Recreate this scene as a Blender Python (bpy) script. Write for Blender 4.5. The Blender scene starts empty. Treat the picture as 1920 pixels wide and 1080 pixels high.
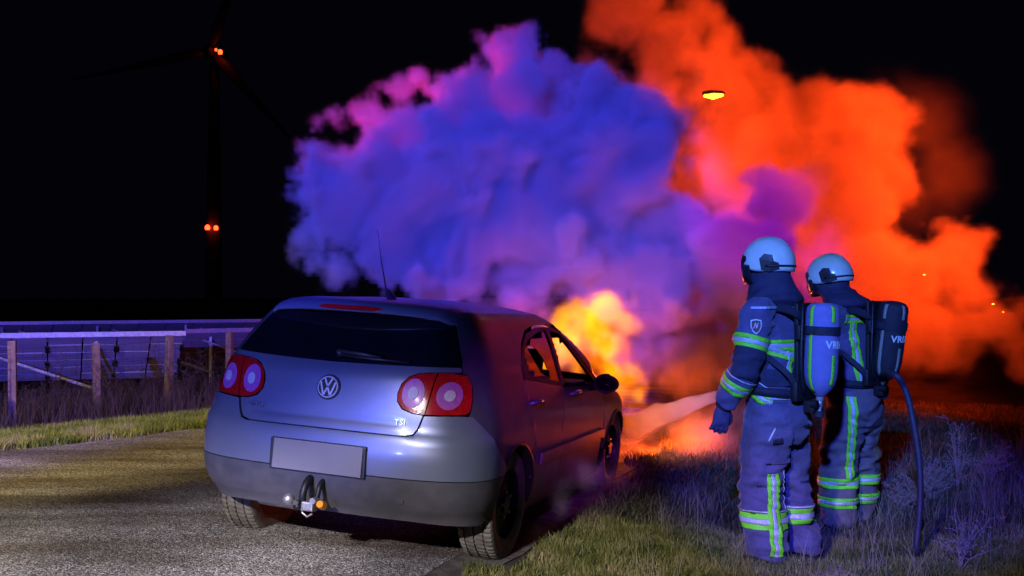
import bpy, bmesh, math, random
import numpy as np
from mathutils import Vector, Matrix, noise
from math import radians as R, sin, cos, pi

rnd = random.Random(7)
rng = np.random.default_rng(11)
S = bpy.context.scene
COL = S.collection

# ------------------------------------------------------------------ camera
CAM_Z = 1.50
cam_d = bpy.data.cameras.new('camera'); cam = bpy.data.objects.new('camera', cam_d); COL.objects.link(cam)
cam_d.sensor_width = 36; cam_d.lens = 36 * 2000 / 1920
cam_d.clip_start = 0.1; cam_d.clip_end = 3000
PITCH = math.atan((558 - 540) / 2000)
cam.location = (0, 0, CAM_Z); cam.rotation_euler = (pi / 2 + PITCH, 0, 0)
S.camera = cam
def at(px, py, d):
    """point seen at photograph pixel (px, py), d metres in front of the camera"""
    vx = (px - 960) / 2000; vz = (540 - py) / 2000
    c, s = cos(PITCH), sin(PITCH)
    return Vector((vx * d, d * (c - vz * s), CAM_Z + d * (s + vz * c)))

# ------------------------------------------------------------------ world: night
W = bpy.data.worlds.new('World'); S.world = W; W.use_nodes = True
bg = W.node_tree.nodes['Background']
bg.inputs['Color'].default_value = (0.25, 0.22, 0.6, 1); bg.inputs['Strength'].default_value = 0.0035

# ------------------------------------------------------------------ lamps
def lamp(name, kind, loc, aim, color, power, size=0.1, spot=60, blend=0.3):
    d = bpy.data.lights.new(name, kind); o = bpy.data.objects.new(name, d); COL.objects.link(o)
    d.color = color; d.energy = power
    if kind == 'SPOT':
        d.spot_size = R(spot); d.spot_blend = blend; d.shadow_soft_size = size
    elif kind == 'POINT':
        d.shadow_soft_size = size
    o.location = loc
    if aim is not None:
        o.rotation_euler = (Vector(aim) - Vector(loc)).to_track_quat('-Z', 'Y').to_euler()
    return o
BLUE = (0.035, 0.03, 1.0)
ORANGE = (1.0, 0.050, 0.004)
# blue beacons of the fire engine standing behind and left of the camera, with added fill spots among them
lamp('beacon_and_fill_light', 'SPOT', (-3.0, -4.0, 4.4), at(915, 400, 12), (0.05, 0.055, 1.0), 32000, 0.15, 18.2, 0.30)
lamp('beacon_and_fill_light', 'SPOT', (-1.3, -3.2, 4.8), at(1575, 765, 7), (0.055, 0.058, 1.0), 8300, 0.10, 14, 0.4)
lamp('beacon_and_fill_light', 'SPOT', (-1.0, -3.6, 4.2), at(1075, 880, 8.6), (0.50, 0.04, 1.0), 3500, 0.10, 6, 0.8)  # added violet fill for the mist beside the car, not a beacon
lamp('fill_light', 'SPOT', (-1.4, -3.2, 4.9), at(1540, 610, 7), (0.25, 0.9, 0.75), 1700, 0.10, 12, 0.6)  # added green-cyan fill that brings out the bands and helmets
lamp('fill_light', 'SPOT', (-0.5, -3.2, 3.6), at(1270, 775, 9.2), (1.0, 0.30, 0.18), 20000, 0.10, 3.6, 0.7)  # added orange fill that brightens the water jet
lamp('beacon_and_fill_light', 'SPOT', (-5.6, -3.2, 1.7), at(590, 640, 6.5), (0.14, 0.18, 1.0), 4300, 0.12, 13, 0.6)
lamp('beacon_and_fill_light', 'SPOT', (-4.0, -3.0, 3.0), at(150, 640, 15), (0.12, 0.09, 1.0), 15000, 0.12, 22, 0.6)
lamp('beacon_and_fill_light', 'SPOT', (-2.0, -4.0, 4.6), at(1425, 430, 12.8), (0.55, 0.02, 1.0), 24000, 0.10, 6.5, 0.7)  # added magenta fill for the dark right part of the near smoke
# white work lights of the fire engine, raised to mast height, pointed low
for x, p, c in ((-3.9, 6500, (1.0, 0.88, 0.76)), (-2.3, 6000, (1.0, 0.90, 0.90)), (-0.7, 3600, (1.0, 0.90, 1.0)), (0.6, 2300, (1.0, 0.93, 0.95)), (1.7, 1000, (1.0, 0.93, 0.75))):
    lamp('mast_light', 'SPOT', (-3.4 + x * .25, -3.0, 4.5), (x, 5.0, -0.05), c, p * .88, 0.08, 18, 0.65)
# sodium lamps along the road, and added spots that colour the smoke
lamp('street_and_fill_light', 'SPOT', (-6.5, 2.5, 6.0), (-4.6, 10.6, 0), (1.0, 0.76, 0.30), 3800, 0.2, 40, 0.8)
lamp('street_and_fill_light', 'SPOT', (9.5, 11.0, 6.5), at(1620, 400, 17), ORANGE, 13000, 0.3, 38, 0.6)  # added orange fill from the right for the far smoke
lamp('street_and_fill_light', 'SPOT', (5.0, -3.0, 7.5), at(1620, 300, 17), ORANGE, 36000, 0.3, 21.5, 0.45)  # added orange fill from behind the camera, passing above the firefighters
lamp('street_and_fill_light', 'SPOT', at(1345, 192, 13.5), at(1500, 360, 17), ORANGE, 520, 0.15, 150, 0.6)
lamp('street_and_fill_light', 'SPOT', (5.0, -3.0, 7.7), at(1225, 50, 15.5), ORANGE, 46000, 0.3, 10, 0.6)  # added orange fill for the top of the far smoke
lamp('street_and_fill_light', 'SPOT', (5.4, -3.0, 7.2), at(1740, 590, 15.5), ORANGE, 36000, 0.3, 11, 0.7)  # added orange fill for the low right of the far smoke
lamp('red_rim_light', 'SPOT', (-2.8, 17.0, 3.0), at(760, 90, 12.4), (1.0, 0.02, 0.12), 3000, 0.3, 44, 0.5)  # added red lamp behind the smoke for its magenta rim
# the fire itself
lamp('fire_light', 'POINT', at(1150, 680, 10.6), None, (1.0, 0.13, 0.01), 60, 0.3)
lamp('fire_light', 'POINT', at(980, 600, 11.5), None, (1.0, 0.03, 0.10), 9, 0.3)
lamp('fire_light', 'POINT', at(1250, 850, 10.7), None, (1.0, 0.085, 0.004), 380, 0.2)

S.view_settings.view_transform = 'Standard'; S.view_settings.look = 'None'
S.view_settings.exposure = 0.0; S.view_settings.gamma = 1; S.view_settings.use_curve_mapping = False
S.render.engine = 'CYCLES'
cy = S.cycles
cy.use_denoising = True; cy.denoiser = 'OPENIMAGEDENOISE'
cy.max_bounces = 6; cy.diffuse_bounces = 2; cy.glossy_bounces = 3; cy.transmission_bounces = 4
cy.volume_bounces = 1; cy.transparent_max_bounces = 8
cy.volume_step_rate = 2.0; cy.volume_max_steps = 256
cy.sample_clamp_indirect = 4.0
cy.caustics_reflective = False; cy.caustics_refractive = False

# ------------------------------------------------------------------ helpers
def tag(o, label=None, cat=None, group=None, kind=None):
    if label: o['label'] = label
    if cat: o['category'] = cat
    if group: o['group'] = group
    if kind: o['kind'] = kind
    return o
def empty(name, loc=(0, 0, 0), rz=0, **k):
    o = bpy.data.objects.new(name, None); COL.objects.link(o); o.location = loc; o.rotation_euler = (0, 0, rz)
    o.empty_display_size = 0.1
    return tag(o, **k)
def link(name, me, mat=None, parent=None, **k):
    o = bpy.data.objects.new(name, me); COL.objects.link(o)
    if mat:
        for m in (mat if isinstance(mat, (list, tuple)) else [mat]): me.materials.append(m)
    if parent: o.parent = parent
    return tag(o, **k)
def mesh(name, V, F, smooth=True, sharp=None):
    me = bpy.data.meshes.new(name); me.from_pydata([tuple(v) for v in V], [], F); me.update()
    if smooth: me.polygons.foreach_set('use_smooth', [True] * len(me.polygons))
    if sharp is not None: me.set_sharp_from_angle(angle=R(sharp))
    return me
def bm_mesh(name, bm, smooth=False, sharp=None):
    me = bpy.data.meshes.new(name); bm.normal_update(); bm.to_mesh(me); bm.free()
    if smooth: me.polygons.foreach_set('use_smooth', [True] * len(me.polygons))
    if sharp is not None: me.set_sharp_from_angle(angle=R(sharp))
    return me
def bx(bm, c, s, rot=None, bev=0.0):
    r = bmesh.ops.create_cube(bm, size=1.0)
    vs = r['verts']
    M = Matrix.Translation(c) @ (rot.to_4x4() if rot else Matrix.Identity(4)) @ Matrix.Diagonal((*s, 1))
    bmesh.ops.transform(bm, matrix=M, verts=vs)
    if bev:
        es = list({e for v in vs for e in v.link_edges})
        bmesh.ops.bevel(bm, geom=es, offset=bev, segments=2, affect='EDGES', profile=0.6)
def frame(d):
    d = Vector(d).normalized()
    u = d.orthogonal().normalized(); return u, d.cross(u)
def tube(bm, pts, rad, n=8, caps=True):
    pts = [Vector(p) for p in pts]; k = len(pts)
    if not hasattr(rad, '__len__'): rad = [rad] * k
    u = None; rings = []
    for i, p in enumerate(pts):
        t = (pts[min(i + 1, k - 1)] - pts[max(i - 1, 0)]).normalized()
        if u is None: u = t.orthogonal().normalized()
        else: u = (u - t * u.dot(t)).normalized()
        v = t.cross(u)
        rings.append([bm.verts.new(p + (u * cos(a) + v * sin(a)) * rad[i]) for a in (2 * pi * j / n for j in range(n))])
    for a, b in zip(rings, rings[1:]):
        for j in range(n):
            bm.faces.new((a[j], a[(j + 1) % n], b[(j + 1) % n], b[j]))
    if caps:
        bm.faces.new(rings[0][::-1]); bm.faces.new(rings[-1])
def lathe(bm, prof, n=24, M=Matrix.Identity(4)):
    rings = []
    for (r, z) in prof:
        rings.append([bm.verts.new(M @ Vector((r * cos(a), r * sin(a), z))) for a in (2 * pi * j / n for j in range(n))])
    for a, b in zip(rings, rings[1:]):
        for j in range(n): bm.faces.new((a[j], a[(j + 1) % n], b[(j + 1) % n], b[j]))
    bm.faces.new(rings[0][::-1]); bm.faces.new(rings[-1])
def spline(pts, n):
    """Catmull-Rom through pts"""
    P = [np.array(p, float) for p in pts]; P = [2 * P[0] - P[1]] + P + [2 * P[-1] - P[-2]]; out = []
    m = len(P) - 3
    for i in range(n):
        t = i / (n - 1) * m; k = min(int(t), m - 1); f = t - k
        a, b, c, d = P[k:k + 4]
        out.append(.5 * (2 * b + (c - a) * f + (2 * a - 5 * b + 4 * c - d) * f * f + (3 * b - a - 3 * c + d) * f ** 3))
    return out

# ------------------------------------------------------------------ materials
def mat(name, col, rough=0.6, metal=0.0, var=0.0, vscale=8.0, bump=0.0, bscale=60.0, col2=None, coat=0.0,
        spec=0.5, emit=None, estr=0.0, detail=4.0, dirt=None, trans=0.0, sheen=0.0, alpha=1.0, wave=None):
    m = bpy.data.materials.new(name); m.use_nodes = True; nt = m.node_tree; N = nt.nodes; L = nt.links
    b = N['Principled BSDF']
    b.inputs['Base Color'].default_value = (*col, 1); b.inputs['Roughness'].default_value = rough
    b.inputs['Metallic'].default_value = metal; b.inputs['Coat Weight'].default_value = coat; b.inputs['Coat Roughness'].default_value = .12
    b.inputs['Specular IOR Level'].default_value = spec; b.inputs['Transmission Weight'].default_value = trans
    b.inputs['Sheen Weight'].default_value = sheen; b.inputs['Alpha'].default_value = alpha
    if emit: b.inputs['Emission Color'].default_value = (*emit, 1); b.inputs['Emission Strength'].default_value = estr
    tc = N.new('ShaderNodeTexCoord')
    if var or col2:
        n = N.new('ShaderNodeTexNoise'); n.inputs['Scale'].default_value = vscale; n.inputs['Detail'].default_value = detail
        L.new(tc.outputs['Object'], n.inputs['Vector'])
        r = N.new('ShaderNodeValToRGB'); L.new(n.outputs['Fac'], r.inputs['Fac'])
        c2 = col2 or tuple(c * (1 - var) for c in col)
        r.color_ramp.elements[0].position = 0.35; r.color_ramp.elements[1].position = 0.65
        r.color_ramp.elements[0].color = (*c2, 1); r.color_ramp.elements[1].color = (*col, 1)
        out = r.outputs['Color']
        if dirt:   # (colour, z low, z high): road dirt splashed up from below
            sx = N.new('ShaderNodeSeparateXYZ'); L.new(tc.outputs['Object'], sx.inputs[0])
            n2 = N.new('ShaderNodeTexNoise'); n2.inputs['Scale'].default_value = 9; n2.inputs['Detail'].default_value = 8
            L.new(tc.outputs['Object'], n2.inputs['Vector'])
            ad = N.new('ShaderNodeMath'); ad.operation = 'MULTIPLY_ADD'; ad.inputs[1].default_value = 0.35
            L.new(n2.outputs['Fac'], ad.inputs[0]); L.new(sx.outputs['Z'], ad.inputs[2])
            mr = N.new('ShaderNodeMapRange'); mr.inputs['From Min'].default_value = dirt[1] + .17; mr.inputs['From Max'].default_value = dirt[2] + .17
            mr.inputs['To Min'].default_value = dirt[3]; mr.inputs['To Max'].default_value = 0
            L.new(ad.outputs[0], mr.inputs['Value'])
            mx = N.new('ShaderNodeMix'); mx.data_type = 'RGBA'; L.new(mr.outputs[0], mx.inputs['Factor'])
            L.new(out, mx.inputs['A']); mx.inputs['B'].default_value = (*dirt[0], 1); out = mx.outputs['Result']
            mrr = N.new('ShaderNodeMapRange'); mrr.inputs['To Min'].default_value = rough; mrr.inputs['To Max'].default_value = .85
            L.new(mr.outputs[0], mrr.inputs['Value']); L.new(mrr.outputs[0], b.inputs['Roughness'])
        L.new(out, b.inputs['Base Color'])
    if bump:
        n = N.new('ShaderNodeTexNoise'); n.inputs['Scale'].default_value = bscale; n.inputs['Detail'].default_value = 3
        L.new(tc.outputs['Object'], n.inputs['Vector'])
        bp = N.new('ShaderNodeBump'); bp.inputs['Strength'].default_value = bump; bp.inputs['Distance'].default_value = 0.01
        L.new(n.outputs['Fac'], bp.inputs['Height']); L.new(bp.outputs['Normal'], b.inputs['Normal'])
    return m
M = {}
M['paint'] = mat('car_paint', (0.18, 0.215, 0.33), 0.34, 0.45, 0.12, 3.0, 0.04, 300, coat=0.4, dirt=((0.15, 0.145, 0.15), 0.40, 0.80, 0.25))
M['side'] = mat('shaded_side_paint', (0.11, 0.12, 0.16), 0.42, 0.4, 0.3, 4.0, 0.04, 300, coat=0.15, dirt=((0.10, 0.095, 0.09), 0.3, 0.9, 0.5))  # car paint darkened to put the flanks' shade into the colour
M['plastic'] = mat('bumper_plastic', (0.07, 0.07, 0.085), 0.6, 0, 0.25, 12, 0.12, 260, dirt=((0.15, 0.14, 0.14), 0.20, 0.48, 0.6))
M['black'] = mat('black_plastic', (0.012, 0.012, 0.014), 0.5, 0, 0.3, 20, 0.08, 200)
M['trim'] = mat('dark_trim', (0.03, 0.03, 0.035), 0.45, 0, 0.3, 20)
M['soot'] = mat('sooty_interior', (0.008, 0.007, 0.007), 0.9, 0, 0.4, 10)
M['glass'] = mat('tinted_rear_glass', (0.006, 0.007, 0.012), 0.07, 0, 0.3, 6, spec=0.6)
M['red'] = mat('red_lens', (0.50, 0.008, 0.012), 0.12, 0, 0.35, 60, 0.05, 300, coat=0.6)
M['redring'] = mat('lamp_cell_lens', (0.42, 0.10, 0.42), 0.35, 0.0, 0.2, 60, coat=0.05, spec=.3)
M['lens'] = mat('pale_lamp_centre', (0.55, 0.5, 0.62), 0.5, 0.0, 0.2, 80, coat=0.0, spec=.25)
M['chrome'] = mat('chrome', (0.75, 0.76, 0.8), 0.32, .65, 0.1, 30)
M['rubber'] = mat('tyre_rubber', (0.10, 0.095, 0.085), 0.8, 0, 0.45, 14, 0.25, 90, col2=(0.20, 0.185, 0.155))
M['rim'] = mat('steel_wheel', (0.03, 0.03, 0.035), 0.5, 0.6, 0.4, 20)
M['plate'] = mat('blank_grey_plate', (0.19, 0.185, 0.195), 0.6, 0, 0.05, 10)
M['steel'] = mat('worn_steel', (0.55, 0.55, 0.56), 0.45, 0.8, 0.3, 40)
M['amber'] = mat('amber_plastic', (0.9, 0.35, 0.02), 0.3, 0, 0.2, 40)
M['cloth'] = mat('turnout_fabric', (0.10, 0.085, 0.18), 0.85, 0, 0.35, 7, 0.8, 42, sheen=0.15)
M['cloth_dark'] = mat('dark_padding_fabric', (0.035, 0.033, 0.07), 0.85, 0, 0.3, 20, 0.35, 500)
M['hood'] = mat('dark_neck_cloth', (0.03, 0.03, 0.07), 0.8, 0, 0.3, 16, 0.3, 300)
M['strap'] = mat('black_webbing', (0.018, 0.018, 0.035), 0.7, 0, 0.3, 60, 0.3, 500)
M['helmet'] = mat('helmet_shell', (0.62, 0.72, 0.58), 0.28, 0, 0.12, 7, coat=0.4)
M['visor'] = mat('dark_visor', (0.02, 0.02, 0.03), 0.15, 0, 0.2, 30)
M['skin'] = mat('skin', (0.5, 0.3, 0.22), 0.6, 0, 0.1, 20)
M['tank'] = mat('tank_cover_fabric', (0.22, 0.20, 0.42), 0.75, 0, 0.12, 22, 0.3, 500)
M['tank_dark'] = mat('shaded_tank_cover', (0.02, 0.02, 0.03), 0.7, 0, 0.3, 22, 0.3, 500)  # tank cover coloured near black for the shade on the farther tank
M['letters'] = mat('pale_lettering', (0.75, 0.85, 0.75), 0.5, 0, 0.1, 50)
M['fluor'] = mat('fluorescent_band', (0.24, 1.0, 0.03), 0.45, 0, 0.15, 120, 0.3, 700)
M['silver'] = mat('silver_reflective_band', (0.62, 0.62, 0.66), 0.35, 0.2, 0.15, 160, 0.3, 700)
M['glove'] = mat('glove_leather', (0.07, 0.06, 0.14), 0.75, 0, 0.3, 30, 0.3, 250)
M['boot'] = mat('boot_leather', (0.02, 0.02, 0.025), 0.4, 0, 0.3, 20, 0.1, 100)
M['hose'] = mat('hose_rubber', (0.035, 0.03, 0.06), 0.6, 0, 0.3, 25, 0.2, 150)
M['wood'] = mat('post_wood', (0.24, 0.16, 0.14), 0.85, 0, 0.4, 18, 0.4, 40)
M['galv'] = mat('galvanised_steel', (0.6, 0.62, 0.66), 0.45, 0.25, 0.25, 20)
M['pvback'] = mat('panel_backsheet', (0.36, 0.36, 0.42), 0.6, 0, 0.18, 2.5)
M['pvfront'] = mat('panel_glass', (0.02, 0.03, 0.09), 0.12, 0, 0.2, 3)
M['white'] = mat('white_coating', (0.7, 0.7, 0.72), 0.5, 0, 0.1, 3)
M['twig'] = mat('dry_twig', (0.075, 0.045, 0.045), 0.9, 0, 0.4, 9)

# ------------------------------------------------------------------ ground
CARP = Vector((-0.865, 6.64, 0)); HD = 18.7
ux, uy = cos(R(HD)), -sin(R(HD))            # car's right-hand direction
fx, fy = sin(R(HD)), cos(R(HD))             # car's forward direction
def uv_of(x, y): return (x - CARP.x) * ux + (y - CARP.y) * uy, (x - CARP.x) * fx + (y - CARP.y) * fy
TILT = math.tan(R(3.0))
def sm(a, b, x): t = np.clip((x - a) / (b - a), 0, 1); return t * t * (3 - 2 * t)
def gh(x, y):
    x = np.asarray(x, float); y = np.asarray(y, float)
    u, f = uv_of(x, y)
    z = -TILT * np.clip(u, -1.2, 3.0)
    und = np.sin(x * 1.7 + y * .6) * np.cos(y * 1.3 - x * .4) * .025 + np.sin(x * .5 + 1) * np.cos(y * .37) * .05
    z = z + und * sm(.9, 2.2, u) + sm(14, 26, y) * sm(0, 8, x) * .35
    return z
def ghf(x, y): return float(gh(x, y))
def axis(lo, hi, step, far):
    a = list(np.arange(lo, hi + 1e-6, step)); s = step
    while a[-1] < far: s *= 1.5; a.append(a[-1] + s)
    s = step
    while a[0] > -far: s *= 1.5; a.insert(0, a[0] - s)
    return np.array(a)
def grid_mesh(name, xs, ys, zf, keep=None):
    X, Y = np.meshgrid(xs, ys); Z = zf(X, Y); nx = len(xs)
    V = np.stack([X.ravel(), Y.ravel(), Z.ravel()], 1)
    F = [(j * nx + i, j * nx + i + 1, (j + 1) * nx + i + 1, (j + 1) * nx + i) for j in range(len(ys) - 1) for i in range(nx - 1)]
    return mesh(name, V, F)
def ground_mat():
    m = mat('soil', (0.045, 0.04, 0.03), 0.95, 0, 0.5, 3, 0.6, 30, col2=(0.02, 0.02, 0.012)); return m
link('ground', grid_mesh('ground', axis(-9, 9, .3, 1500), axis(1, 22, .3, 1500), gh), ground_mat(), kind='structure')

def asphalt():
    m = bpy.data.materials.new('asphalt'); m.use_nodes = True; nt = m.node_tree; N = nt.nodes; L = nt.links
    b = N['Principled BSDF']; b.inputs['Roughness'].default_value = 0.8
    tc = N.new('ShaderNodeTexCoord')
    v = N.new('ShaderNodeTexVoronoi'); v.inputs['Scale'].default_value = 105; L.new(tc.outputs['Object'], v.inputs['Vector'])
    r = N.new('ShaderNodeValToRGB'); L.new(v.outputs['Color'], r.inputs['Fac'])
    e = r.color_ramp.elements; e[0].position = .15; e[0].color = (0.055, 0.053, 0.055, 1); e[1].position = .95; e[1].color = (0.85, 0.83, 0.83, 1)
    k = e.new(.55); k.color = (0.27, 0.26, 0.265, 1)
    n = N.new('ShaderNodeTexNoise'); n.inputs['Scale'].default_value = 1.1; n.inputs['Detail'].default_value = 6
    mp = N.new('ShaderNodeMapping'); mp.inputs['Rotation'].default_value = (0, 0, R(52)); mp.inputs['Scale'].default_value = (.55, 2.2, 1)
    L.new(tc.outputs['Object'], mp.inputs['Vector']); L.new(mp.outputs['Vector'], n.inputs['Vector'])
    r2 = N.new('ShaderNodeValToRGB'); L.new(n.outputs['Fac'], r2.inputs['Fac'])
    e = r2.color_ramp.elements; e[0].position = .38; e[0].color = (.42, .37, .30, 1); e[1].position = .6; e[1].color = (1, 1, 1, 1)
    mx = N.new('ShaderNodeMix'); mx.data_type = 'RGBA'; mx.blend_type = 'MULTIPLY'; mx.inputs['Factor'].default_value = 1
    L.new(r.outputs['Color'], mx.inputs['A']); L.new(r2.outputs['Color'], mx.inputs['B']); L.new(mx.outputs['Result'], b.inputs['Base Color'])
    bp = N.new('ShaderNodeBump'); bp.inputs['Strength'].default_value = 0.9; bp.inputs['Distance'].default_value = 0.006
    L.new(v.outputs['Distance'], bp.inputs['Height']); bp.invert = True; L.new(bp.outputs['Normal'], b.inputs['Normal'])
    return m
# the road: left edge runs off beyond the car, right edge runs beside its right wheels
LE0, LE1 = np.array((-4.77, 9.93)), np.array((-3.33, 11.67))
def left_edge(t): return LE0 + (LE1 - LE0) * t
def right_edge(f):
    return np.array((CARP.x + ux * .62 + fx * f, CARP.y + uy * .62 + fy * f))
def strip(name, A, B, nsub, lift, m, **k):
    V = []; F = []; n = len(A)
    for a, b in zip(A, B):
        for j in range(nsub + 1):
            p = np.array(a) * (1 - j / nsub) + np.array(b) * j / nsub
            V.append((p[0], p[1], ghf(*p) + lift))
    for i in range(n - 1):
        for j in range(nsub):
            q = i * (nsub + 1) + j; F.append((q, q + 1, q + nsub + 2, q + nsub + 1))
    return link(name, mesh(name, V, F), m, **k)
wob = lambda i, a=.03: a * (sin(i * 1.9) + sin(i * .83 + 1))
A = [left_edge(t * 1.0) + np.array((wob(i), -wob(i))) for i, t in enumerate(np.linspace(-7, 14, 70))]
B = [right_edge(f) + np.array((wob(i + 9, .02), 0)) for i, f in enumerate(np.linspace(-7.5, 30, 70))]
strip('road', A, B, 26, .012, asphalt(), kind='structure')
B2 = [right_edge(f) + np.array((ux, uy)) * (.30 + wob(i, .03)) for i, f in enumerate(np.linspace(-7.5, 30, 70))]
strip('road_shoulder', B, B2, 3, .008, mat('gravelly_soil', (0.15, 0.135, 0.12), .95, 0, .4, 14, .8, 120, col2=(.06, .055, .05)), kind='structure')

# ------------------------------------------------------------------ grass and weeds
def blades(name, pts, hts, cols_mat, lean=.5, w=.004, seg=2, bend=.6, **k):
    n = len(pts); P = np.asarray(pts); H = np.asarray(hts)
    a = rng.uniform(0, 2 * pi, n); t = rng.uniform(0, 2 * pi, n)
    L_ = rng.uniform(.1, 1, n) * lean
    side = np.stack([np.cos(a), np.sin(a), np.zeros(n)], 1) * w
    dirn = np.stack([np.cos(t), np.sin(t), np.zeros(n)], 1)
    lv = np.linspace(0, 1, seg + 1); V = []
    for q, s in enumerate(lv):
        c = P + dirn * (L_ * H * s ** 1.8)[:, None]; c[:, 2] += H * s * (1 - .25 * L_ * s)
        wd = (1 - s) ** .7
        if q < seg: V.append(c - side * wd); V.append(c + side * wd)
        else: V.append(c)
    nv = 2 * seg + 1
    A_ = np.empty((n, nv, 3))
    for i, v in enumerate(V): A_[:, i] = v
    F = []
    base = np.arange(n) * nv
    tris = []
    for q in range(seg - 1):
        o = 2 * q; tris += [(o, o + 1, o + 3), (o, o + 3, o + 2)]
    o = 2 * (seg - 1); tris.append((o, o + 1, o + 2))
    T = (base[:, None, None] + np.array(tris)[None]).reshape(-1, 3)
    me = bpy.data.meshes.new(name)
    me.vertices.add(n * nv); me.vertices.foreach_set('co', A_.ravel())
    me.loops.add(T.size); me.loops.foreach_set('vertex_index', T.ravel().astype(np.int32))
    me.polygons.add(len(T)); me.polygons.foreach_set('loop_start', np.arange(0, T.size, 3, dtype=np.int32))
    me.update(calc_edges=True)
    return link(name, me, cols_mat, **k)
def grass_mat(name, c1, c2, c3):
    m = bpy.data.materials.new(name); m.use_nodes = True; nt = m.node_tree; N = nt.nodes; L = nt.links
    b = N['Principled BSDF']; b.inputs['Roughness'].default_value = .6
    tc = N.new('ShaderNodeTexCoord'); n = N.new('ShaderNodeTexNoise'); n.inputs['Scale'].default_value = 3.2; n.inputs['Detail'].default_value = 5
    L.new(tc.outputs['Object'], n.inputs['Vector']); r = N.new('ShaderNodeValToRGB'); L.new(n.outputs['Fac'], r.inputs['Fac'])
    e = r.color_ramp.elements; e[0].position = .36; e[0].color = (*c1, 1); e[1].position = .64; e[1].color = (*c3, 1); k = e.new(.5); k.color = (*c2, 1)
    g = N.new('ShaderNodeNewGeometry'); hs = N.new('ShaderNodeHueSaturation'); mm = N.new('ShaderNodeMapRange')
    mm.inputs['To Min'].default_value = .45; mm.inputs['To Max'].default_value = 1.5
    L.new(g.outputs['Random Per Island'], mm.inputs['Value']); L.new(mm.outputs[0], hs.inputs['Value']); L.new(r.outputs['Color'], hs.inputs['Color'])
    L.new(hs.outputs['Color'], b.inputs['Base Color'])
    return m
def scatter(n, x0, x1, y0, y1, ok, clump=0.0, csd=.05):
    out = []
    while len(out) < n:
        if clump and rnd.random() < clump:
            cx, cy_ = rnd.uniform(x0, x1), rnd.uniform(y0, y1); k = rnd.randint(12, 40)
            q = np.stack([rng.normal(cx, csd, k), rng.normal(cy_, csd, k)], 1)
        else: q = np.stack([rng.uniform(x0, x1, 200), rng.uniform(y0, y1, 200)], 1)
        q = q[ok(q[:, 0], q[:, 1])]
        out.extend(q.tolist())
    q = np.array(out[:n]); return np.concatenate([q, gh(q[:, 0], q[:, 1])[:, None]], 1)
def right_ok(x, y):
    u, f = uv_of(x, y)
    edge = .86 + .10 * np.sin(f * 3.1) + .06 * np.sin(f * 7.7)
    under = (u < 1.0) & (f > -.35) & (f < 3.5)
    return (u > edge) & ~under & (np.abs(x) < y * .56)
def left_ok(x, y):
    d = LE1 - LE0; d = d / np.hypot(*d); nx_, ny_ = -d[1], d[0]
    s = (x - LE0[0]) * nx_ + (y - LE0[1]) * ny_
    w_ = .05 * np.sin(x * 5) + .04 * np.sin(y * 9)
    return (s > .0 + w_) & (s < 1.25) & (x > -y * .56)
def left_far(x, y):
    d = LE1 - LE0; d = d / np.hypot(*d); nx_, ny_ = -d[1], d[0]
    s = (x - LE0[0]) * nx_ + (y - LE0[1]) * ny_
    return (s > 1.1) & (s < 3.4) & (x > -y * .56)
gm1 = grass_mat('verge_grass', (0.06, 0.08, 0.012), (0.15, 0.16, 0.035), (0.24, 0.21, 0.09))
gm2 = grass_mat('winter_grass', (0.03, 0.035, 0.012), (0.07, 0.065, 0.035), (0.13, 0.11, 0.07))
gm3 = grass_mat('yellow_green_grass', (0.15, 0.21, 0.015), (0.28, 0.34, 0.03), (0.42, 0.38, 0.12))
near = lambda x, y: right_ok(x, y) & (y < 7.6)
p = scatter(80000, -1, 4.6, 4.8, 7.6, near, .5, .045); blades('grass', p, rng.uniform(.012, .048, len(p)) * (1 + 1.1 * np.sin(p[:, 0] * 4.3 + p[:, 1] * 2) ** 2), gm1, .9, .0035, 3,
      label='short mixed grass covering the near verge on the right', cat='grass', kind='stuff')
p = scatter(80000, 0, 9, 7.4, 16, lambda x, y: right_ok(x, y) & (y > 7.4), .2); blades('grass', p, rng.uniform(.04, .14, len(p)), gm2, .9, .006, 2,
      label='dark rough grass on the field beyond the firefighters', cat='grass', kind='stuff')
p = scatter(52000, -7, -.5, 8.0, 14, left_ok, .4, .04); blades('grass', p, rng.uniform(.04, .12, len(p)), gm3, .8, .006, 2,
      label='yellow green grass strip along the left road edge', cat='grass', kind='stuff')
p = scatter(6000, -8, 0, 9, 17, left_far, .6, .12); blades('dead_grass', p, rng.uniform(.15, .5, len(p)), M['twig'], .7, .004, 3,
      label='dark dead stalks at the foot of the wire fence', cat='weeds', kind='stuff')
p = scatter(2600, -.2, 6, 5.6, 12, lambda x, y: right_ok(x, y) & (uv_of(x, y)[0] > 1.6), .9, .05)
blades('dry_stalks', p, rng.uniform(.15, .45, len(p)), mat('straw', (.25, .20, .15), .8, 0, .3, 5), .7, .0022, 3,
      label='thin pale dry stalks scattered through the dark grass', cat='weeds', kind='stuff')
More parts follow.
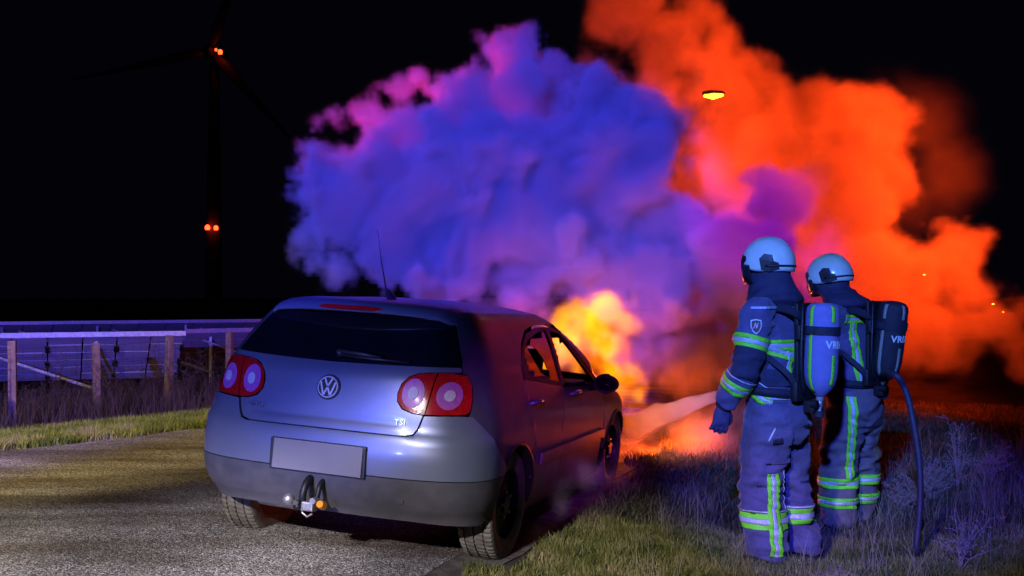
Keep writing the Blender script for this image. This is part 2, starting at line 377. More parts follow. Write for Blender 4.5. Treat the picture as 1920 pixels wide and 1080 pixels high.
def weed(loc, h, n, spread, label, m, group=None):
    bm = bmesh.new()
    for i in range(n):
        a = rnd.uniform(0, 2 * pi); l = rnd.uniform(.1, 1) * spread; hh = h * rnd.uniform(.5, 1)
        pts = spline([(0, 0, -.02), (l * .3 * cos(a), l * .3 * sin(a), hh * .5), (l * cos(a), l * sin(a), hh)], 6)
        tube(bm, pts, [.003 * (1 - .6 * j / 5) for j in range(6)], 3)
        for b in range(rnd.randint(3, 8)):
            j = rnd.randint(2, 5); q = Vector(pts[j]); d = Vector((rnd.gauss(0, 1), rnd.gauss(0, 1), rnd.uniform(.2, 1.2))).normalized() * rnd.uniform(.04, .12)
            tube(bm, [q, q + d * .5 + Vector((0, 0, .01)), q + d], [.0018, .0015, .001], 3)
            for c in range(4):
                e = q + d * rnd.uniform(.5, 1.05); dd = Vector((rnd.gauss(0, 1), rnd.gauss(0, 1), rnd.gauss(0, 1))).normalized() * .018
                bm.faces.new([bm.verts.new(e), bm.verts.new(e + dd), bm.verts.new(e + dd * .5 + Vector((.004, 0, .006)))])
    return link('weed', bm_mesh('weed', bm), m, label=label, cat='weed', group=group)
straw = mat('pink_lit_straw', (.30, .22, .22), .8, 0, .3, 8)  # straw tinted pink in place of magenta light on the weeds
for (px, py, d, h, n, sp, lb) in [(1745, 870, 8.6, .34, 60, .28, 'dense dry weed clump tinted pink for light, right of the hose'),
        (1690, 860, 8.2, .24, 30, .18, 'low dry weed tuft between the second firefighter and the hose'),
        (1795, 860, 9.0, .62, 10, .12, 'tall thin stalk rising above the pink weed clump'),
        (1850, 840, 9.5, .3, 20, .25, 'dim bushy weed at the right edge of the picture'),
        (1560, 1045, 5.9, .14, 24, .16, 'pale weed tuft at the front firefighter\'s right foot'),
        (1800, 990, 6.6, .3, 12, .25, 'sparse twiggy weed in the lower right corner')]:
    q = at(px, py, d); q.z = ghf(q.x, q.y); o = weed(q * 0, h, n, sp, lb, straw); o.location = q

# ------------------------------------------------------------------ the car
car = empty('car', label='bluish silver hatchback with its engine on fire, dark rear window and grey number plate', cat='car')
car.location = CARP; car.rotation_euler = (R(-1.3), R(3.4), R(-HD)); car.scale = (1.03, 1, 1)
car.location.z = 0.015
def tb(z, zs, vs):
    """smooth table lookup"""
    i = int(np.clip(np.searchsorted(zs, z) - 1, 0, len(zs) - 2))
    t = min(max((z - zs[i]) / (zs[i + 1] - zs[i]), 0), 1)
    def sl(k):
        if k <= 0 or k >= len(zs) - 1: return (vs[min(k + 1, len(zs) - 1)] - vs[max(k - 1, 0)]) / (zs[min(k + 1, len(zs) - 1)] - zs[max(k - 1, 0)])
        a = (vs[k] - vs[k - 1]) / (zs[k] - zs[k - 1]); b = (vs[k + 1] - vs[k]) / (zs[k + 1] - zs[k])
        return 0 if a * b <= 0 else 2 * a * b / (a + b)
    h = zs[i + 1] - zs[i]; m0, m1 = sl(i) * h, sl(i + 1) * h
    return (2 * t ** 3 - 3 * t * t + 1) * vs[i] + (t ** 3 - 2 * t * t + t) * m0 + (-2 * t ** 3 + 3 * t * t) * vs[i + 1] + (t ** 3 - t * t) * m1
WZ = ([.18, .30, .42, .55, .70, .80, .90, .98, 1.04, 1.10, 1.20, 1.30, 1.38, 1.43],
      [.80, .855, .88, .890, .885, .872, .850, .828, .812, .797, .757, .706, .655, .600])
RZ = ([.18, .29, .38, .50, .62, .70, .76, .86, .98, 1.06, 1.12, 1.22, 1.32, 1.38, 1.43],
      [-.56, -.66, -.72, -.755, -.76, -.75, -.725, -.712, -.69, -.665, -.63, -.555, -.475, -.42, -.36])
FZ = ([.18, .30, .55, .70, .80, .86, .92, .97, 1.02, 1.10, 1.20, 1.30, 1.38, 1.43],
      [3.30, 3.42, 3.46, 3.44, 3.32, 3.12, 2.84, 2.55, 2.36, 2.22, 2.02, 1.80, 1.60, 1.42])
_oc = {}
def outline(z):
    k = round(z, 4)
    if k in _oc: return _oc[k]
    w, yr, yf = tb(z, *WZ), tb(z, *RZ), tb(z, *FZ)
    cr = .50 if z < 1.0 else .50 - (z - 1.0) * .35; cf = .85 if z < .9 else max(.38, .85 - (z - .9) * 3)
    th = np.linspace(0, pi / 2, 60); n = 3.5; nf = 2.5
    xr = w * np.sin(th) ** (2 / n); y1 = yr + cr * (1 - np.maximum(np.cos(th), 0) ** (2 / n))
    xf = w * np.cos(th) ** (2 / nf); y2 = yf - cf * (1 - np.sin(th) ** (2 / nf))
    # gently barrelled flanks
    ym = np.linspace(yr + cr, yf - cf, 30)[1:-1]; xm = np.full_like(ym, w)
    x = np.concatenate([xr, xm, np.maximum(xf, 0)]); y = np.concatenate([y1, ym, y2])
    d = np.hypot(np.diff(x), np.diff(y)); s = np.concatenate([[0], np.cumsum(d)])
    _oc[k] = (s, x, y); return _oc[k]
def F0(s, z):
    S_, X_, Y_ = outline(z); a = abs(s)
    x = np.interp(a, S_, X_); y = np.interp(a, S_, Y_)
    return np.array((x if s >= 0 else -x, y, z))
def FN(s, z, e=.012):
    t1 = F0(s + e, z) - F0(s - e, z); t2 = F0(s, z + e) - F0(s, z - e)
    n = np.cross(t1, t2); return n / (np.linalg.norm(n) + 1e-9)
def s_x(x, z):   # rear feature by lateral position
    S_, X_, Y_ = outline(z); return math.copysign(np.interp(abs(x), X_[:60], S_[:60]), x)
def s_y(y, z):   # flank feature by lengthwise position
    S_, X_, Y_ = outline(z); return float(np.interp(y, Y_, S_))
def rx(*pts): return [(s_x(x, z), z) for x, z in pts]
def belt(y, z): return z - .065 * math.exp(-((z - 1.0) / .10) ** 2) * float(sm(.15, 1.2, y))
def sy(*pts): return [(s_y(y, belt(y, z)), belt(y, z)) for y, z in pts]
def dens(poly, mx=.05):
    out = []
    for a, b in zip(poly, poly[1:] + poly[:1]):
        n = max(1, int(math.hypot(b[0] - a[0], b[1] - a[1]) / mx))
        out += [(a[0] + (b[0] - a[0]) * i / n, a[1] + (b[1] - a[1]) * i / n) for i in range(n)]
    return out
def clip(poly, x0, x1, y0, y1):
    for ax, v, sg in ((0, x0, 1), (0, x1, -1), (1, y0, 1), (1, y1, -1)):
        if not poly: return poly
        out = []
        for i, b in enumerate(poly):
            a = poly[i - 1]; ia = (a[ax] - v) * sg >= 0; ib = (b[ax] - v) * sg >= 0
            if ia != ib:
                t = (v - a[ax]) / (b[ax] - a[ax]); q = [a[0] + (b[0] - a[0]) * t, a[1] + (b[1] - a[1]) * t]; q[ax] = v; out.append(tuple(q))
            if ib: out.append(b)
        poly = out
    return poly
def area(p): return sum(a[0] * b[1] - b[0] * a[1] for a, b in zip(p, p[1:] + p[:1])) / 2
def panel(name, poly, m, off=0.0, thick=.012, cell=.035, mirror=False, parent=None, fn=None, curve=None, **k):
    """a piece of skin: polygon in (s, z), cut into cells, laid on the car's surface and given thickness"""
    fn = fn or (F0, FN)
    if area(poly) < 0: poly = poly[::-1]
    poly = dens(poly)
    xs = [p[0] for p in poly]; ys = [p[1] for p in poly]
    V = {}; VL = []; F = []
    def vid(p):
        key = (round(p[0], 4), round(p[1], 4))
        if key not in V: V[key] = len(VL); VL.append(key)
        return V[key]
    i0, i1 = int(math.floor(min(xs) / cell)), int(math.ceil(max(xs) / cell))
    j0, j1 = int(math.floor(min(ys) / cell)), int(math.ceil(max(ys) / cell))
    for i in range(i0, i1):
        for j in range(j0, j1):
            c = clip(poly, i * cell, (i + 1) * cell, j * cell, (j + 1) * cell)
            if len(c) < 3 or abs(area(c)) < 1e-7: continue
            f = []
            for p in c:
                q = vid(p)
                if not f or f[-1] != q: f.append(q)
            if len(f) > 1 and f[0] == f[-1]: f.pop()
            if len(set(f)) >= 3 and len(set(f)) == len(f): F.append(f)
    P = []; Q = []
    for (s, z) in VL:
        p = fn[0](s, z); n = fn[1](s, z)
        o = off + (curve(s, z) if curve else 0)
        P.append(p + n * o); Q.append(p + n * (o - thick))
    ed = {}
    for f in F:
        for a, b in zip(f, f[1:] + f[:1]): ed[(a, b)] = 1
    bd = [(a, b) for (a, b) in ed if (b, a) not in ed]
    n = len(P); VV = P + Q; FF = list(F) + [[q + n for q in f[::-1]] for f in F]
    for a, b in bd:
        k0 = len(VV); VV += [P[a], P[b], Q[b], Q[a]]; FF.append([k0 + 3, k0 + 2, k0 + 1, k0])
    if mirror: VV = [np.array((-v[0], v[1], v[2])) for v in VV]; FF = [f[::-1] for f in FF]
    return link(name, mesh(name, VV, FF), m, parent or car, **k)
def mir(poly): return [(-s, z) for s, z in poly][::-1]
def ellipse(s, z, a, b, n=28, rot=0):
    return [(s + a * cos(t) * cos(rot) - b * sin(t) * sin(rot), z + a * cos(t) * sin(rot) + b * sin(t) * cos(rot)) for t in (2 * pi * i / n for i in range(n))]

# tailgate
g = .004
TG = rx((-.47, .745), (.47, .745), (.515, .758), (.535, .79), (.555, .862), (.50, .866), (.44, .885), (.408, .925), (.402, .97), (.415, 1.02),
        (.45, 1.062), (.50, 1.085), (.60, 1.096), (.70, 1.10), (.70, 1.112), (.690, 1.125), (.3, 1.113), (0, 1.108),
        (-.3, 1.113), (-.690, 1.125), (-.70, 1.112), (-.70, 1.10), (-.60, 1.096), (-.50, 1.085), (-.45, 1.062), (-.415, 1.02), (-.402, .97), (-.408, .925),
        (-.44, .885), (-.50, .866), (-.555, .862), (-.535, .79), (-.515, .758))
def tg_relief(s, z):       # the crease and lip along the tailgate's lower edge
    return .010 * math.exp(-((z - .775) / .012) ** 2) * float(sm(.50, .42, abs(s))) - .004 * math.exp(-((z - .80) / .02) ** 2) * float(sm(.50, .42, abs(s))) + .004 * math.exp(-((z - 1.06) / .05) ** 2)
tail = panel('tailgate', TG, M['paint'], .004, .015, .022, curve=tg_relief)
panel('rear_window', rx((-.690, 1.129), (-.3, 1.117), (0, 1.112), (.3, 1.117), (.690, 1.129), (.682, 1.16), (.575, 1.372), (.4, 1.382), (0, 1.388), (-.4, 1.382), (-.575, 1.372), (-.682, 1.16)),
      M['glass'], -.004, .006, .04)
# spoiler: a lip standing off above the glass
def spoiler():
    V = []; F = []; nx_ = 41
    prof = [(-.06, 1.392), (-.125, 1.398), (-.135, 1.409), (-.128, 1.424), (-.07, 1.452), (.02, 1.470), (.12, 1.478), (.12, 1.455)]
    for i in range(nx_):
        t = -1 + 2 * i / (nx_ - 1); x = .60 * t; drop = .035 * abs(t) ** 3 + .05 * max(0, abs(t) - .86) / .14 * .6
        bowy = -.375 + .13 * abs(t) ** 2.6
        for (dy, z) in prof: V.append((x, bowy + dy * (1 - .5 * max(0, abs(t) - .9) / .1), z - drop - (0 if z > 1.45 else 0)))
    m_ = len(prof)
    for i in range(nx_ - 1):
        for j in range(m_): F.append((i * m_ + j, i * m_ + (j + 1) % m_, (i + 1) * m_ + (j + 1) % m_, (i + 1) * m_ + j))
    F.append(list(range(m_))[::-1]); F.append([(nx_ - 1) * m_ + j for j in range(m_)])
    return mesh('spoiler', V, F, True, 40)
sp_ = link('spoiler', spoiler(), M['paint'], car)
def brake():
    V = []; F = []; n = 21
    for i in range(n):
        t = -1 + 2 * i / (n - 1); x = .20 * t; h = .013 * (1 - abs(t) ** 6) ** .5 + .001
        y = -.375 + .13 * abs(x / .6) ** 2.6 - .129
        for (dy, dz) in ((.004, -h), (-.007, -h * .7), (-.006, h * .9), (.008, h)): V.append((x, y + dy + dz * .5 , 1.420 + dz - .035 * abs(x / .6) ** 3))
    for i in range(n - 1):
        for j in range(4): F.append((i * 4 + j, i * 4 + (j + 1) % 4, (i + 1) * 4 + (j + 1) % 4, (i + 1) * 4 + j))
    F += [[0, 1, 2, 3][::-1], [(n - 1) * 4 + j for j in range(4)]]
    return mesh('brake_light', V, F, False)
link('brake_light', brake(), M['red'], sp_)
# roof: domed over the outline at z = 1.43
def roof():
    S_, X_, Y_ = outline(1.43); idx = np.linspace(0, len(S_) - 1, 60).astype(int)
    half = [(X_[i], Y_[i]) for i in idx]; full = half + [(-x, y) for x, y in half[-2:0:-1]]
    V = []; F = []; n = len(full); ks = [1.03, 1.0, .97, .93, .86, .74, .58, .4, .2]; cx, cy_ = 0, .55
    for k in ks:
        for (x, y) in full:
            z = 1.418 if k > 1 else 1.43 + .062 * (1 - k ** 2.6)
            z -= .012 * max(0, (-y - .0)) * (1 - k)
            V.append((x * min(k, 1.008), cy_ + (y - cy_) * min(k, 1.008), z))
    for a in range(len(ks) - 1):
        for j in range(n): F.append((a * n + j, a * n + (j + 1) % n, (a + 1) * n + (j + 1) % n, (a + 1) * n + j))
    F.append([(len(ks) - 1) * n + j for j in range(n)])
    return mesh('roof', V, F)
rf = link('roof', roof(), M['paint'], car)
# antenna
bm = bmesh.new()
tube(bm, [(0, .05, 1.48), (0, .02, 1.505), (0, -.02, 1.53), (0, -.045, 1.54)], [.03, .024, .014, .008], 10)
an = link('antenna_foot', bm_mesh('antenna_foot', bm, True), M['black'], car)
bm = bmesh.new(); tube(bm, [(0, -.035, 1.53), (-.012, -.10, 1.70), (-.024, -.16, 1.90)], [.0045, .004, .0028], 6)
link('antenna', bm_mesh('antenna', bm, True), M['black'], an)

# tail lamps: on each side an inner lamp on the tailgate and an outer one on the wing
LI = rx((.563, .868), (.50, .872), (.446, .891), (.414, .928), (.408, .97), (.421, 1.017), (.454, 1.057), (.503, 1.079), (.59, 1.089))
LO = rx((.569, .868), (.66, .870), (.72, .874), (.764, .880), (.772, .90), (.768, .965), (.755, 1.03), (.728, 1.080), (.66, 1.092), (.597, 1.090))
for mr_, sgn in ((False, 1), (True, -1)):
    tl = empty('tail_light'); tl.parent = car
    a = panel('inner_lens', LI, M['red'], .010, .02, .015, mirror=mr_, parent=tl)
    b = panel('outer_lens', LO, M['red'], .010, .02, .015, mirror=mr_, parent=tl)
    ci = s_x(.490, .975); co = s_x(.672, .975)
    panel('lamp_ring', ellipse(ci, .975, .060, .078), M['redring'], .014, .006, .012, mirror=mr_, parent=tl)
    panel('lamp_centre', ellipse(ci, .975, .027, .033, 20), M['lens'], .019, .006, .012, mirror=mr_, parent=tl)
    panel('lamp_ring', ellipse(co, .972, .070, .074), M['redring'], .014, .006, .012, mirror=mr_, parent=tl)
    panel('lamp_centre', ellipse(co, .972, .030, .030, 20), M['lens'], .019, .006, .012, mirror=mr_, parent=tl)

# bumper
AR = .345
def arch(cy_, a0, a1, n, r=AR, zc=.315): return sy(*[(cy_ + r * cos(R(a0 + (a1 - a0) * i / (n - 1))), zc + r * sin(R(a0 + (a1 - a0) * i / (n - 1)))) for i in range(n)])
seam = .52
_ay = -math.sqrt(AR ** 2 - (seam - .315) ** 2)
side_up = sy((_ay - .004, seam + .004)) + arch(0, 143, 134, 4) + rx((.784, .866)) 
BU = rx((-.0, seam), (.3, seam)) + side_up + rx((.70, .866), (.565, .858), (.545, .79), (.522, .748), (.47, .735), (0, .735))
BUf = BU[:-1] + [(0, .735)] + mir(BU[1:-1]) if False else rx((0, seam), (.45, seam)) + side_up + rx((.72, .866), (.565, .858), (.545, .785), (.522, .748), (.48, .735), (0, .735))
full = BUf[:-1] + [BUf[-1]] + [(-s, z) for s, z in BUf[::-1][1:-1]]
panel('rear_bumper', full, M['paint'], .010, .02, .03, curve=lambda s, z: .008 * math.exp(-((z - .73) / .02) ** 2))
LOW = rx((0, .275), (.50, .275)) + sy((-.52, .262), (-.40, .255), (-.346, .30)) + arch(0, 180, 144, 8) + rx((.4, seam - .006), (0, seam - .006))
LOWf = LOW + [(-s, z) for s, z in LOW[::-1][1:-1]]
low = panel('lower_bumper', LOWf, M['plastic'], .012, .02, .03, curve=lambda s, z: -.01 * math.exp(-((z - .30) / .03) ** 2) + .004 * math.exp(-((z - .43) / .02) ** 2))
# plate recess, plate, hitch, blanking cap
bm = bmesh.new(); bx(bm, (0, -.772, .585), (.575, .03, .175), bev=.008); link('plate_recess', bm_mesh('plate_recess', bm), M['trim'], car)
bm = bmesh.new(); bx(bm, (0.005, -.792, .588), (.535, .008, .165), Matrix.Rotation(R(-3), 3, 'X'), bev=.002)
link('number_plate', bm_mesh('number_plate', bm), M['plate'], car)
bm = bmesh.new(); tube(bm, [F0(s_x(.475, .40), .40) + FN(s_x(.475, .40), .40) * d for d in (.005, .017)], [.022, .020], 20)
link('towing_eye_cap', bm_mesh('towing_eye_cap', bm, True, 40), M['plastic'], low)
hitch = empty('tow_bar'); hitch.parent = car
bm = bmesh.new()
tube(bm, spline([(-.04, -.70, .48), (-.04, -.80, .45), (-.045, -.83, .38), (-.05, -.82, .33), (-.07, -.86, .315)], 12), .02, 12)
tube(bm, spline([(.03, -.70, .48), (.035, -.79, .44), (.03, -.81, .37), (.0, -.81, .33)], 10), .014, 10)
link('neck', bm_mesh('neck', bm, True), M['black'], hitch)
bm = bmesh.new(); bmesh.ops.create_uvsphere(bm, u_segments=20, v_segments=12, radius=.032, matrix=Matrix.Translation((-.10, -.88, .36)))
tube(bm, [(-.10, -.88, .36), (-.06, -.85, .335)], .018, 12)
link('tow_ball', bm_mesh('tow_ball', bm, True), M['steel'], hitch)
bm = bmesh.new(); bx(bm, (-.005, -.83, .325), (.07, .05, .05), bev=.008); tube(bm, [(-.03, -.855, .32), (-.03, -.85, .29), (0, -.85, .27), (.03, -.85, .29)], .006, 8)
tube(bm, [(.03, -.86, .36), (.03, -.80, .36)], .017, 12)
link('socket_bracket', bm_mesh('socket_bracket', bm, False), M['steel'], hitch)
bm = bmesh.new(); tube(bm, [(.065, -.84, .345), (.065, -.80, .33)], [.02, .024], 12)
link('socket_cap', bm_mesh('socket_cap', bm, True, 40), M['amber'], hitch)
# emblem: ring with a V over a W
ez = .97; ey = float(F0(0, ez)[1]) - .006
EM = empty('emblem'); EM.parent = car; EM.location = (0, ey, ez); EM.rotation_euler = (R(90 - 11), 0, 0)
def flat(name, polys, h, m, parent, z0=0.0):
    bm = bmesh.new()
    for p in polys:
        lo = [bm.verts.new((x, y, z0)) for x, y in p]; hi = [bm.verts.new((x, y, z0 + h)) for x, y in p]
        bm.faces.new(hi); bm.faces.new(lo[::-1]); n = len(p)
        for i in range(n): bm.faces.new((lo[i], lo[(i + 1) % n], hi[(i + 1) % n], hi[i]))
    bmesh.ops.recalc_face_normals(bm, faces=bm.faces)
    return link(name, bm_mesh(name, bm), m, parent)
bm = bmesh.new(); lathe(bm, [(.001, .0), (.068, .0), (.071, .004), (.069, .008), (.001, .010)], 40); link('emblem_disc', bm_mesh('emblem_disc', bm, True, 30), M['black'], EM)
bm = bmesh.new()
T_ = []
for a in (2 * pi * j / 48 for j in range(48)): T_.append([Vector((r * cos(a), r * sin(a), z)) for r, z in ((.054, .009), (.055, .014), (.060, .014), (.0615, .009))])
rg = [[bm.verts.new(v) for v in q] for q in T_]
for j in range(48):
    for i in range(3): bm.faces.new((rg[j][i], rg[j][i + 1], rg[(j + 1) % 48][i + 1], rg[(j + 1) % 48][i]))
bmesh.ops.recalc_face_normals(bm, faces=bm.faces)
link('ring', bm_mesh('ring', bm, True, 30), M['chrome'], EM)
def stroke(p, q, w): 
    p, q = np.array(p), np.array(q); d = (q - p) / np.linalg.norm(q - p); n = np.array((-d[1], d[0])) * w / 2
    return [tuple(p - n), tuple(q - n), tuple(q + n), tuple(p + n)]
flat('letter_mark', [stroke((-.0225, .048), (-.002, .006), .0095), stroke((.0225, .048), (.002, .006), .0095),
        stroke((-.045, .028), (-.021, -.046), .0095)], .005, M['chrome'], EM, .0095)
flat('letter_mark', [stroke((.045, .028), (.021, -.046), .0095), stroke((-.0195, -.046), (-.0012, -.003), .0095), stroke((.0195, -.046), (.0012, -.003), .0095)], .005, M['chrome'], EM, .0097)
def text(name, body, size, m, parent, M_, h=.0025, warp=None, **k):
    c = bpy.data.curves.new(name, 'FONT'); c.body = body; c.size = size; c.extrude = h; c.align_x = 'CENTER'; c.align_y = 'CENTER'; c.resolution_u = 2
    c.space_character = 1.08; c.offset = size * .022
    o = bpy.data.objects.new('tmp', c); COL.objects.link(o); dg = bpy.context.evaluated_depsgraph_get()
    me = bpy.data.meshes.new_from_object(o.evaluated_get(dg)); bpy.data.objects.remove(o)
    me.name = name; me.transform(M_)
    if warp:
        for v in me.vertices: v.co = warp(v.co)
    return link(name, me, m, parent, **k)
def rear_text(body, size, x, z, m):
    def wp(co):
        s = s_x(x + co.x, z + co.y); p = F0(s, z + co.y) + FN(s, z + co.y) * (.007 + co.z); return Vector(p)
    text('lettering', body, size, m, tail, Matrix.Identity(4), warp=wp)
M['badge'] = mat('dull_badge_metal', (.42, .42, .46), .35, .9, .2, 60)
rear_text('GOLF', .040, -.432, .835, M['badge']); rear_text('TSI', .044, .440, .815, M['badge'])
# rear wiper
bm = bmesh.new()
def onr(x, z, d): s = s_x(x, z); return F0(s, z) + FN(s, z) * d
tube(bm, [onr(0.015, 1.155, -.002), onr(0.015, 1.155, .035)], [.026, .017], 14)
tube(bm, [onr(0.015, 1.155, .03), onr(.15, 1.150, .028), onr(.27, 1.142, .024)], [.013, .012, .008], 8)
tube(bm, [onr(.02, 1.145, .012), onr(.22, 1.135, .014), onr(.43, 1.132, .012)], [.006, .008, .005], 6)
link('rear_wiper', bm_mesh('rear_wiper', bm, True), M['trim'], car)

# flanks
def ring_top(y0, y1, n=10): return sy(*[(y0 + (y1 - y0) * i / (n - 1), 1.427) for i in range(n)])
QP = (arch(0, 133, 12, 14) + sy((.352, .36), (.375, .45), (.36, .60), (.30, .76), (.255, .90), (.245, 1.035), (.27, 1.13), (.40, 1.25), (.60, 1.33), (.85, 1.365), (1.12, 1.372), (1.35, 1.365)) +
      sy((1.42, 1.372), (1.22, 1.425)) + ring_top(1.15, -.05, 12) + rx((.57, 1.425), (.58, 1.385), (.583, 1.372), (.690, 1.165), (.698, 1.130)) + rx((.705, 1.12), (.71, 1.10), (.735, 1.088), (.762, 1.03), (.775, .97), (.780, .872)))
RD = sy((.362, .30), (.385, .45), (.37, .61), (.31, .765), (.262, .905), (.252, 1.03), (.30, 1.035), (1.085, 1.005), (1.085, .255), (.40, .255))
RDF = sy((.30, 1.039), (.285, 1.12), (.40, 1.225), (.60, 1.305), (.85, 1.345), (1.085, 1.352), (1.085, 1.325), (.87, 1.315), (.56, 1.262), (.40, 1.19), (.40, 1.06), (1.085, 1.035), (1.085, 1.009))
FD = sy((1.093, .255), (1.093, 1.004), (2.0, .965), (2.10, .95), (2.13, .85), (2.16, .70), (2.17, .255))
FDF = sy((1.093, 1.02), (1.093, 1.350), (1.25, 1.345), (1.38, 1.33), (2.10, .985), (2.06, .972), (2.0, .985), (1.98, 1.0), (1.37, 1.30), (1.25, 1.318), (1.16, 1.32), (1.15, 1.02))
APIL = sy((1.42, 1.372), (1.36, 1.345), (2.12, .985), (2.14, .955)) + [(s_y(2.14, .955) + .10, .965), (s_y(2.12, .985) + .11, .99), (s_y(1.6, 1.26) + .09, 1.26), (s_y(1.42, 1.372) + .07, 1.38), (s_y(1.32, 1.425), 1.425), (s_y(1.22, 1.425), 1.425)]
FW = sy((2.14, .948), (2.14, .85), (2.17, .70), (2.18, .40)) + arch(2.578, 165, 30, 12) + sy((2.95, .55), (3.10, .66)) + sy((3.0, .78)) + sy((2.75, .86), (2.5, .91), (2.3, .94))
FB = sy((2.93, .255), (2.925, .315)) + arch(2.578, 2, 30, 5) + sy((2.955, .53), (3.12, .645)) + [(s_y(3.3, .65), .65), (outline(.6)[0][-1], .60), (outline(.255)[0][-1], .255)]
SILL = sy((.35, .25), (2.24, .25), (2.24, .19), (.36, .19))
MOULD = sy((.45, .50), (1.083, .50), (1.083, .565), (.46, .565)); MOULD2 = sy((1.095, .50), (2.14, .50), (2.14, .565), (1.095, .565))
CW = sy((.395, 1.055), (.395, 1.19), (.45, 1.22), (.45, 1.052))
for mr_ in (False, True):
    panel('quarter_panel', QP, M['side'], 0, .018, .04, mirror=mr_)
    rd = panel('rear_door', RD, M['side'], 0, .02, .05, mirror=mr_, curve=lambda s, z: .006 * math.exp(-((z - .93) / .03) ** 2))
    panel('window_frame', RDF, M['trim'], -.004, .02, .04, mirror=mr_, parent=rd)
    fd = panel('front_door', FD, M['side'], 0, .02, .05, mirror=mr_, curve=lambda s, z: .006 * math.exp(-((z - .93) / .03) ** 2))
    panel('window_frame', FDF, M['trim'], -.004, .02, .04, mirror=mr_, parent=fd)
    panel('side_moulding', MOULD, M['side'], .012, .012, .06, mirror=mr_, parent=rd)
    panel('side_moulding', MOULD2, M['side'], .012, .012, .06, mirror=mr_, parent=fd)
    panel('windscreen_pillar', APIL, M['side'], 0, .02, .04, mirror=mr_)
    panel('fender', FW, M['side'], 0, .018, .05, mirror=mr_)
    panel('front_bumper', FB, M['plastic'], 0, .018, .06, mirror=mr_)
    panel('sill', SILL, M['plastic'], -.01, .03, .06, mirror=mr_)
    for (y0, pr) in ((.27, rd), (1.19, fd)):
        sg = -1 if mr_ else 1
        def ond(y, z, d): q = F0(s_y(y, z), z) + FN(s_y(y, z), z) * d; return (q[0] * sg, q[1], q[2])
        bm = bmesh.new(); tube(bm, [ond(y0, .885, .0), ond(y0 + .02, .888, .035), ond(y0 + .09, .892, .04), ond(y0 + .16, .893, .035), ond(y0 + .18, .892, .0)], [.012, .014, .015, .014, .012], 10)
        link('door_handle', bm_mesh('door_handle', bm, True), M['paint'], pr)
# side glass: the rear right pane is smashed, jagged remains around a hole
def jag(cx, cz, pts): return [(s_y(cx + dx, cz + dz), cz + dz) for dx, dz in pts]
GL = sy((.67, 1.05), (1.085, 1.03), (1.085, 1.33), (.87, 1.32), (.67, 1.285))
hole = sy((.54, 1.245), (.58, 1.25), (.60, 1.235), (.66, 1.235), (.72, 1.21), (.75, 1.18), (.79, 1.15), (.81, 1.11), (.86, 1.085), (.855, 1.055), (.81, 1.045), (.73, 1.07), (.67, 1.075), (.62, 1.11), (.575, 1.14), (.55, 1.18), (.53, 1.215))
left_half = sy((.455, 1.05), (.72, 1.037)) + hole[11:17] + [hole[0]] + sy((.53, 1.258), (.455, 1.225))
right_half = sy((.725, 1.037), (1.085, 1.03), (1.085, 1.33), (.87, 1.32), (.66, 1.285), (.535, 1.26)) + hole[1:11]
M['tint'] = mat('sooted_side_glass', (.006, .006, .008), .15, 0, .3, 12)
panel('broken_glass', left_half, M['tint'], -.012, .005, .03, label='smashed rear side window with a jagged hole'); panel('broken_glass', right_half, M['tint'], -.012, .005, .03)
panel('rear_quarter_glass', CW, M['tint'], -.010, .005, .03); panel('rear_quarter_glass', CW, M['tint'], -.010, .005, .03, mirror=True)
# bonnet and front face: the surface beyond the fenders
hd = [(s_y(2.2, .945) + .05, .952), (s_y(2.5, .905) + .04, .912), (s_y(2.75, .86) + .05, .868), (s_y(3.0, .78) + .06, .79), (outline(.80)[0][-1], .80), (outline(.95)[0][-1], .955)]
for mr_ in (False, True):
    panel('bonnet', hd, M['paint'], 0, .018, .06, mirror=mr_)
    panel('front_face', [(s_y(3.02, .77), .775), (s_y(3.12, .66), .665), (outline(.66)[0][-1], .665), (outline(.79)[0][-1], .79)], M['black'], -.01, .02, .06, mirror=mr_)
# door mirrors
for sg in (1, -1):
    bm = bmesh.new()
    bmesh.ops.create_uvsphere(bm, u_segments=24, v_segments=14, radius=1, matrix=Matrix.Translation((sg * .985, 1.72, .945)) @ Matrix.Rotation(R(-8 * sg), 4, 'Z') @ Matrix.Diagonal((.094, .075, .068, 1)))
    for v in bm.verts:
        if v.co.y < 1.705: v.co.y = 1.705 + (v.co.y - 1.705) * .12
        v.co.z = .945 + (v.co.z - .945) * (1 + .12 * (1 if sg * v.co.x < 1.0 else 0))
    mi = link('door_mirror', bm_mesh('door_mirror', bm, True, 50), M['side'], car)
    bm = bmesh.new(); tube(bm, [(sg * .82, 1.78, .90), (sg * .88, 1.77, .912), (sg * .93, 1.75, .92)], [.035, .026, .03], 10); link('mirror_arm', bm_mesh('mirror_arm', bm, True), M['black'], mi)
    bm = bmesh.new(); bmesh.ops.create_circle(bm, cap_ends=True, segments=28, radius=1, matrix=Matrix.Translation((sg * .987, 1.692, .945)) @ Matrix.Rotation(R(90), 4, 'X') @ Matrix.Diagonal((.076, .052, 1, 1)))
    link('mirror_glass', bm_mesh('mirror_glass', bm), M['glass'], mi)
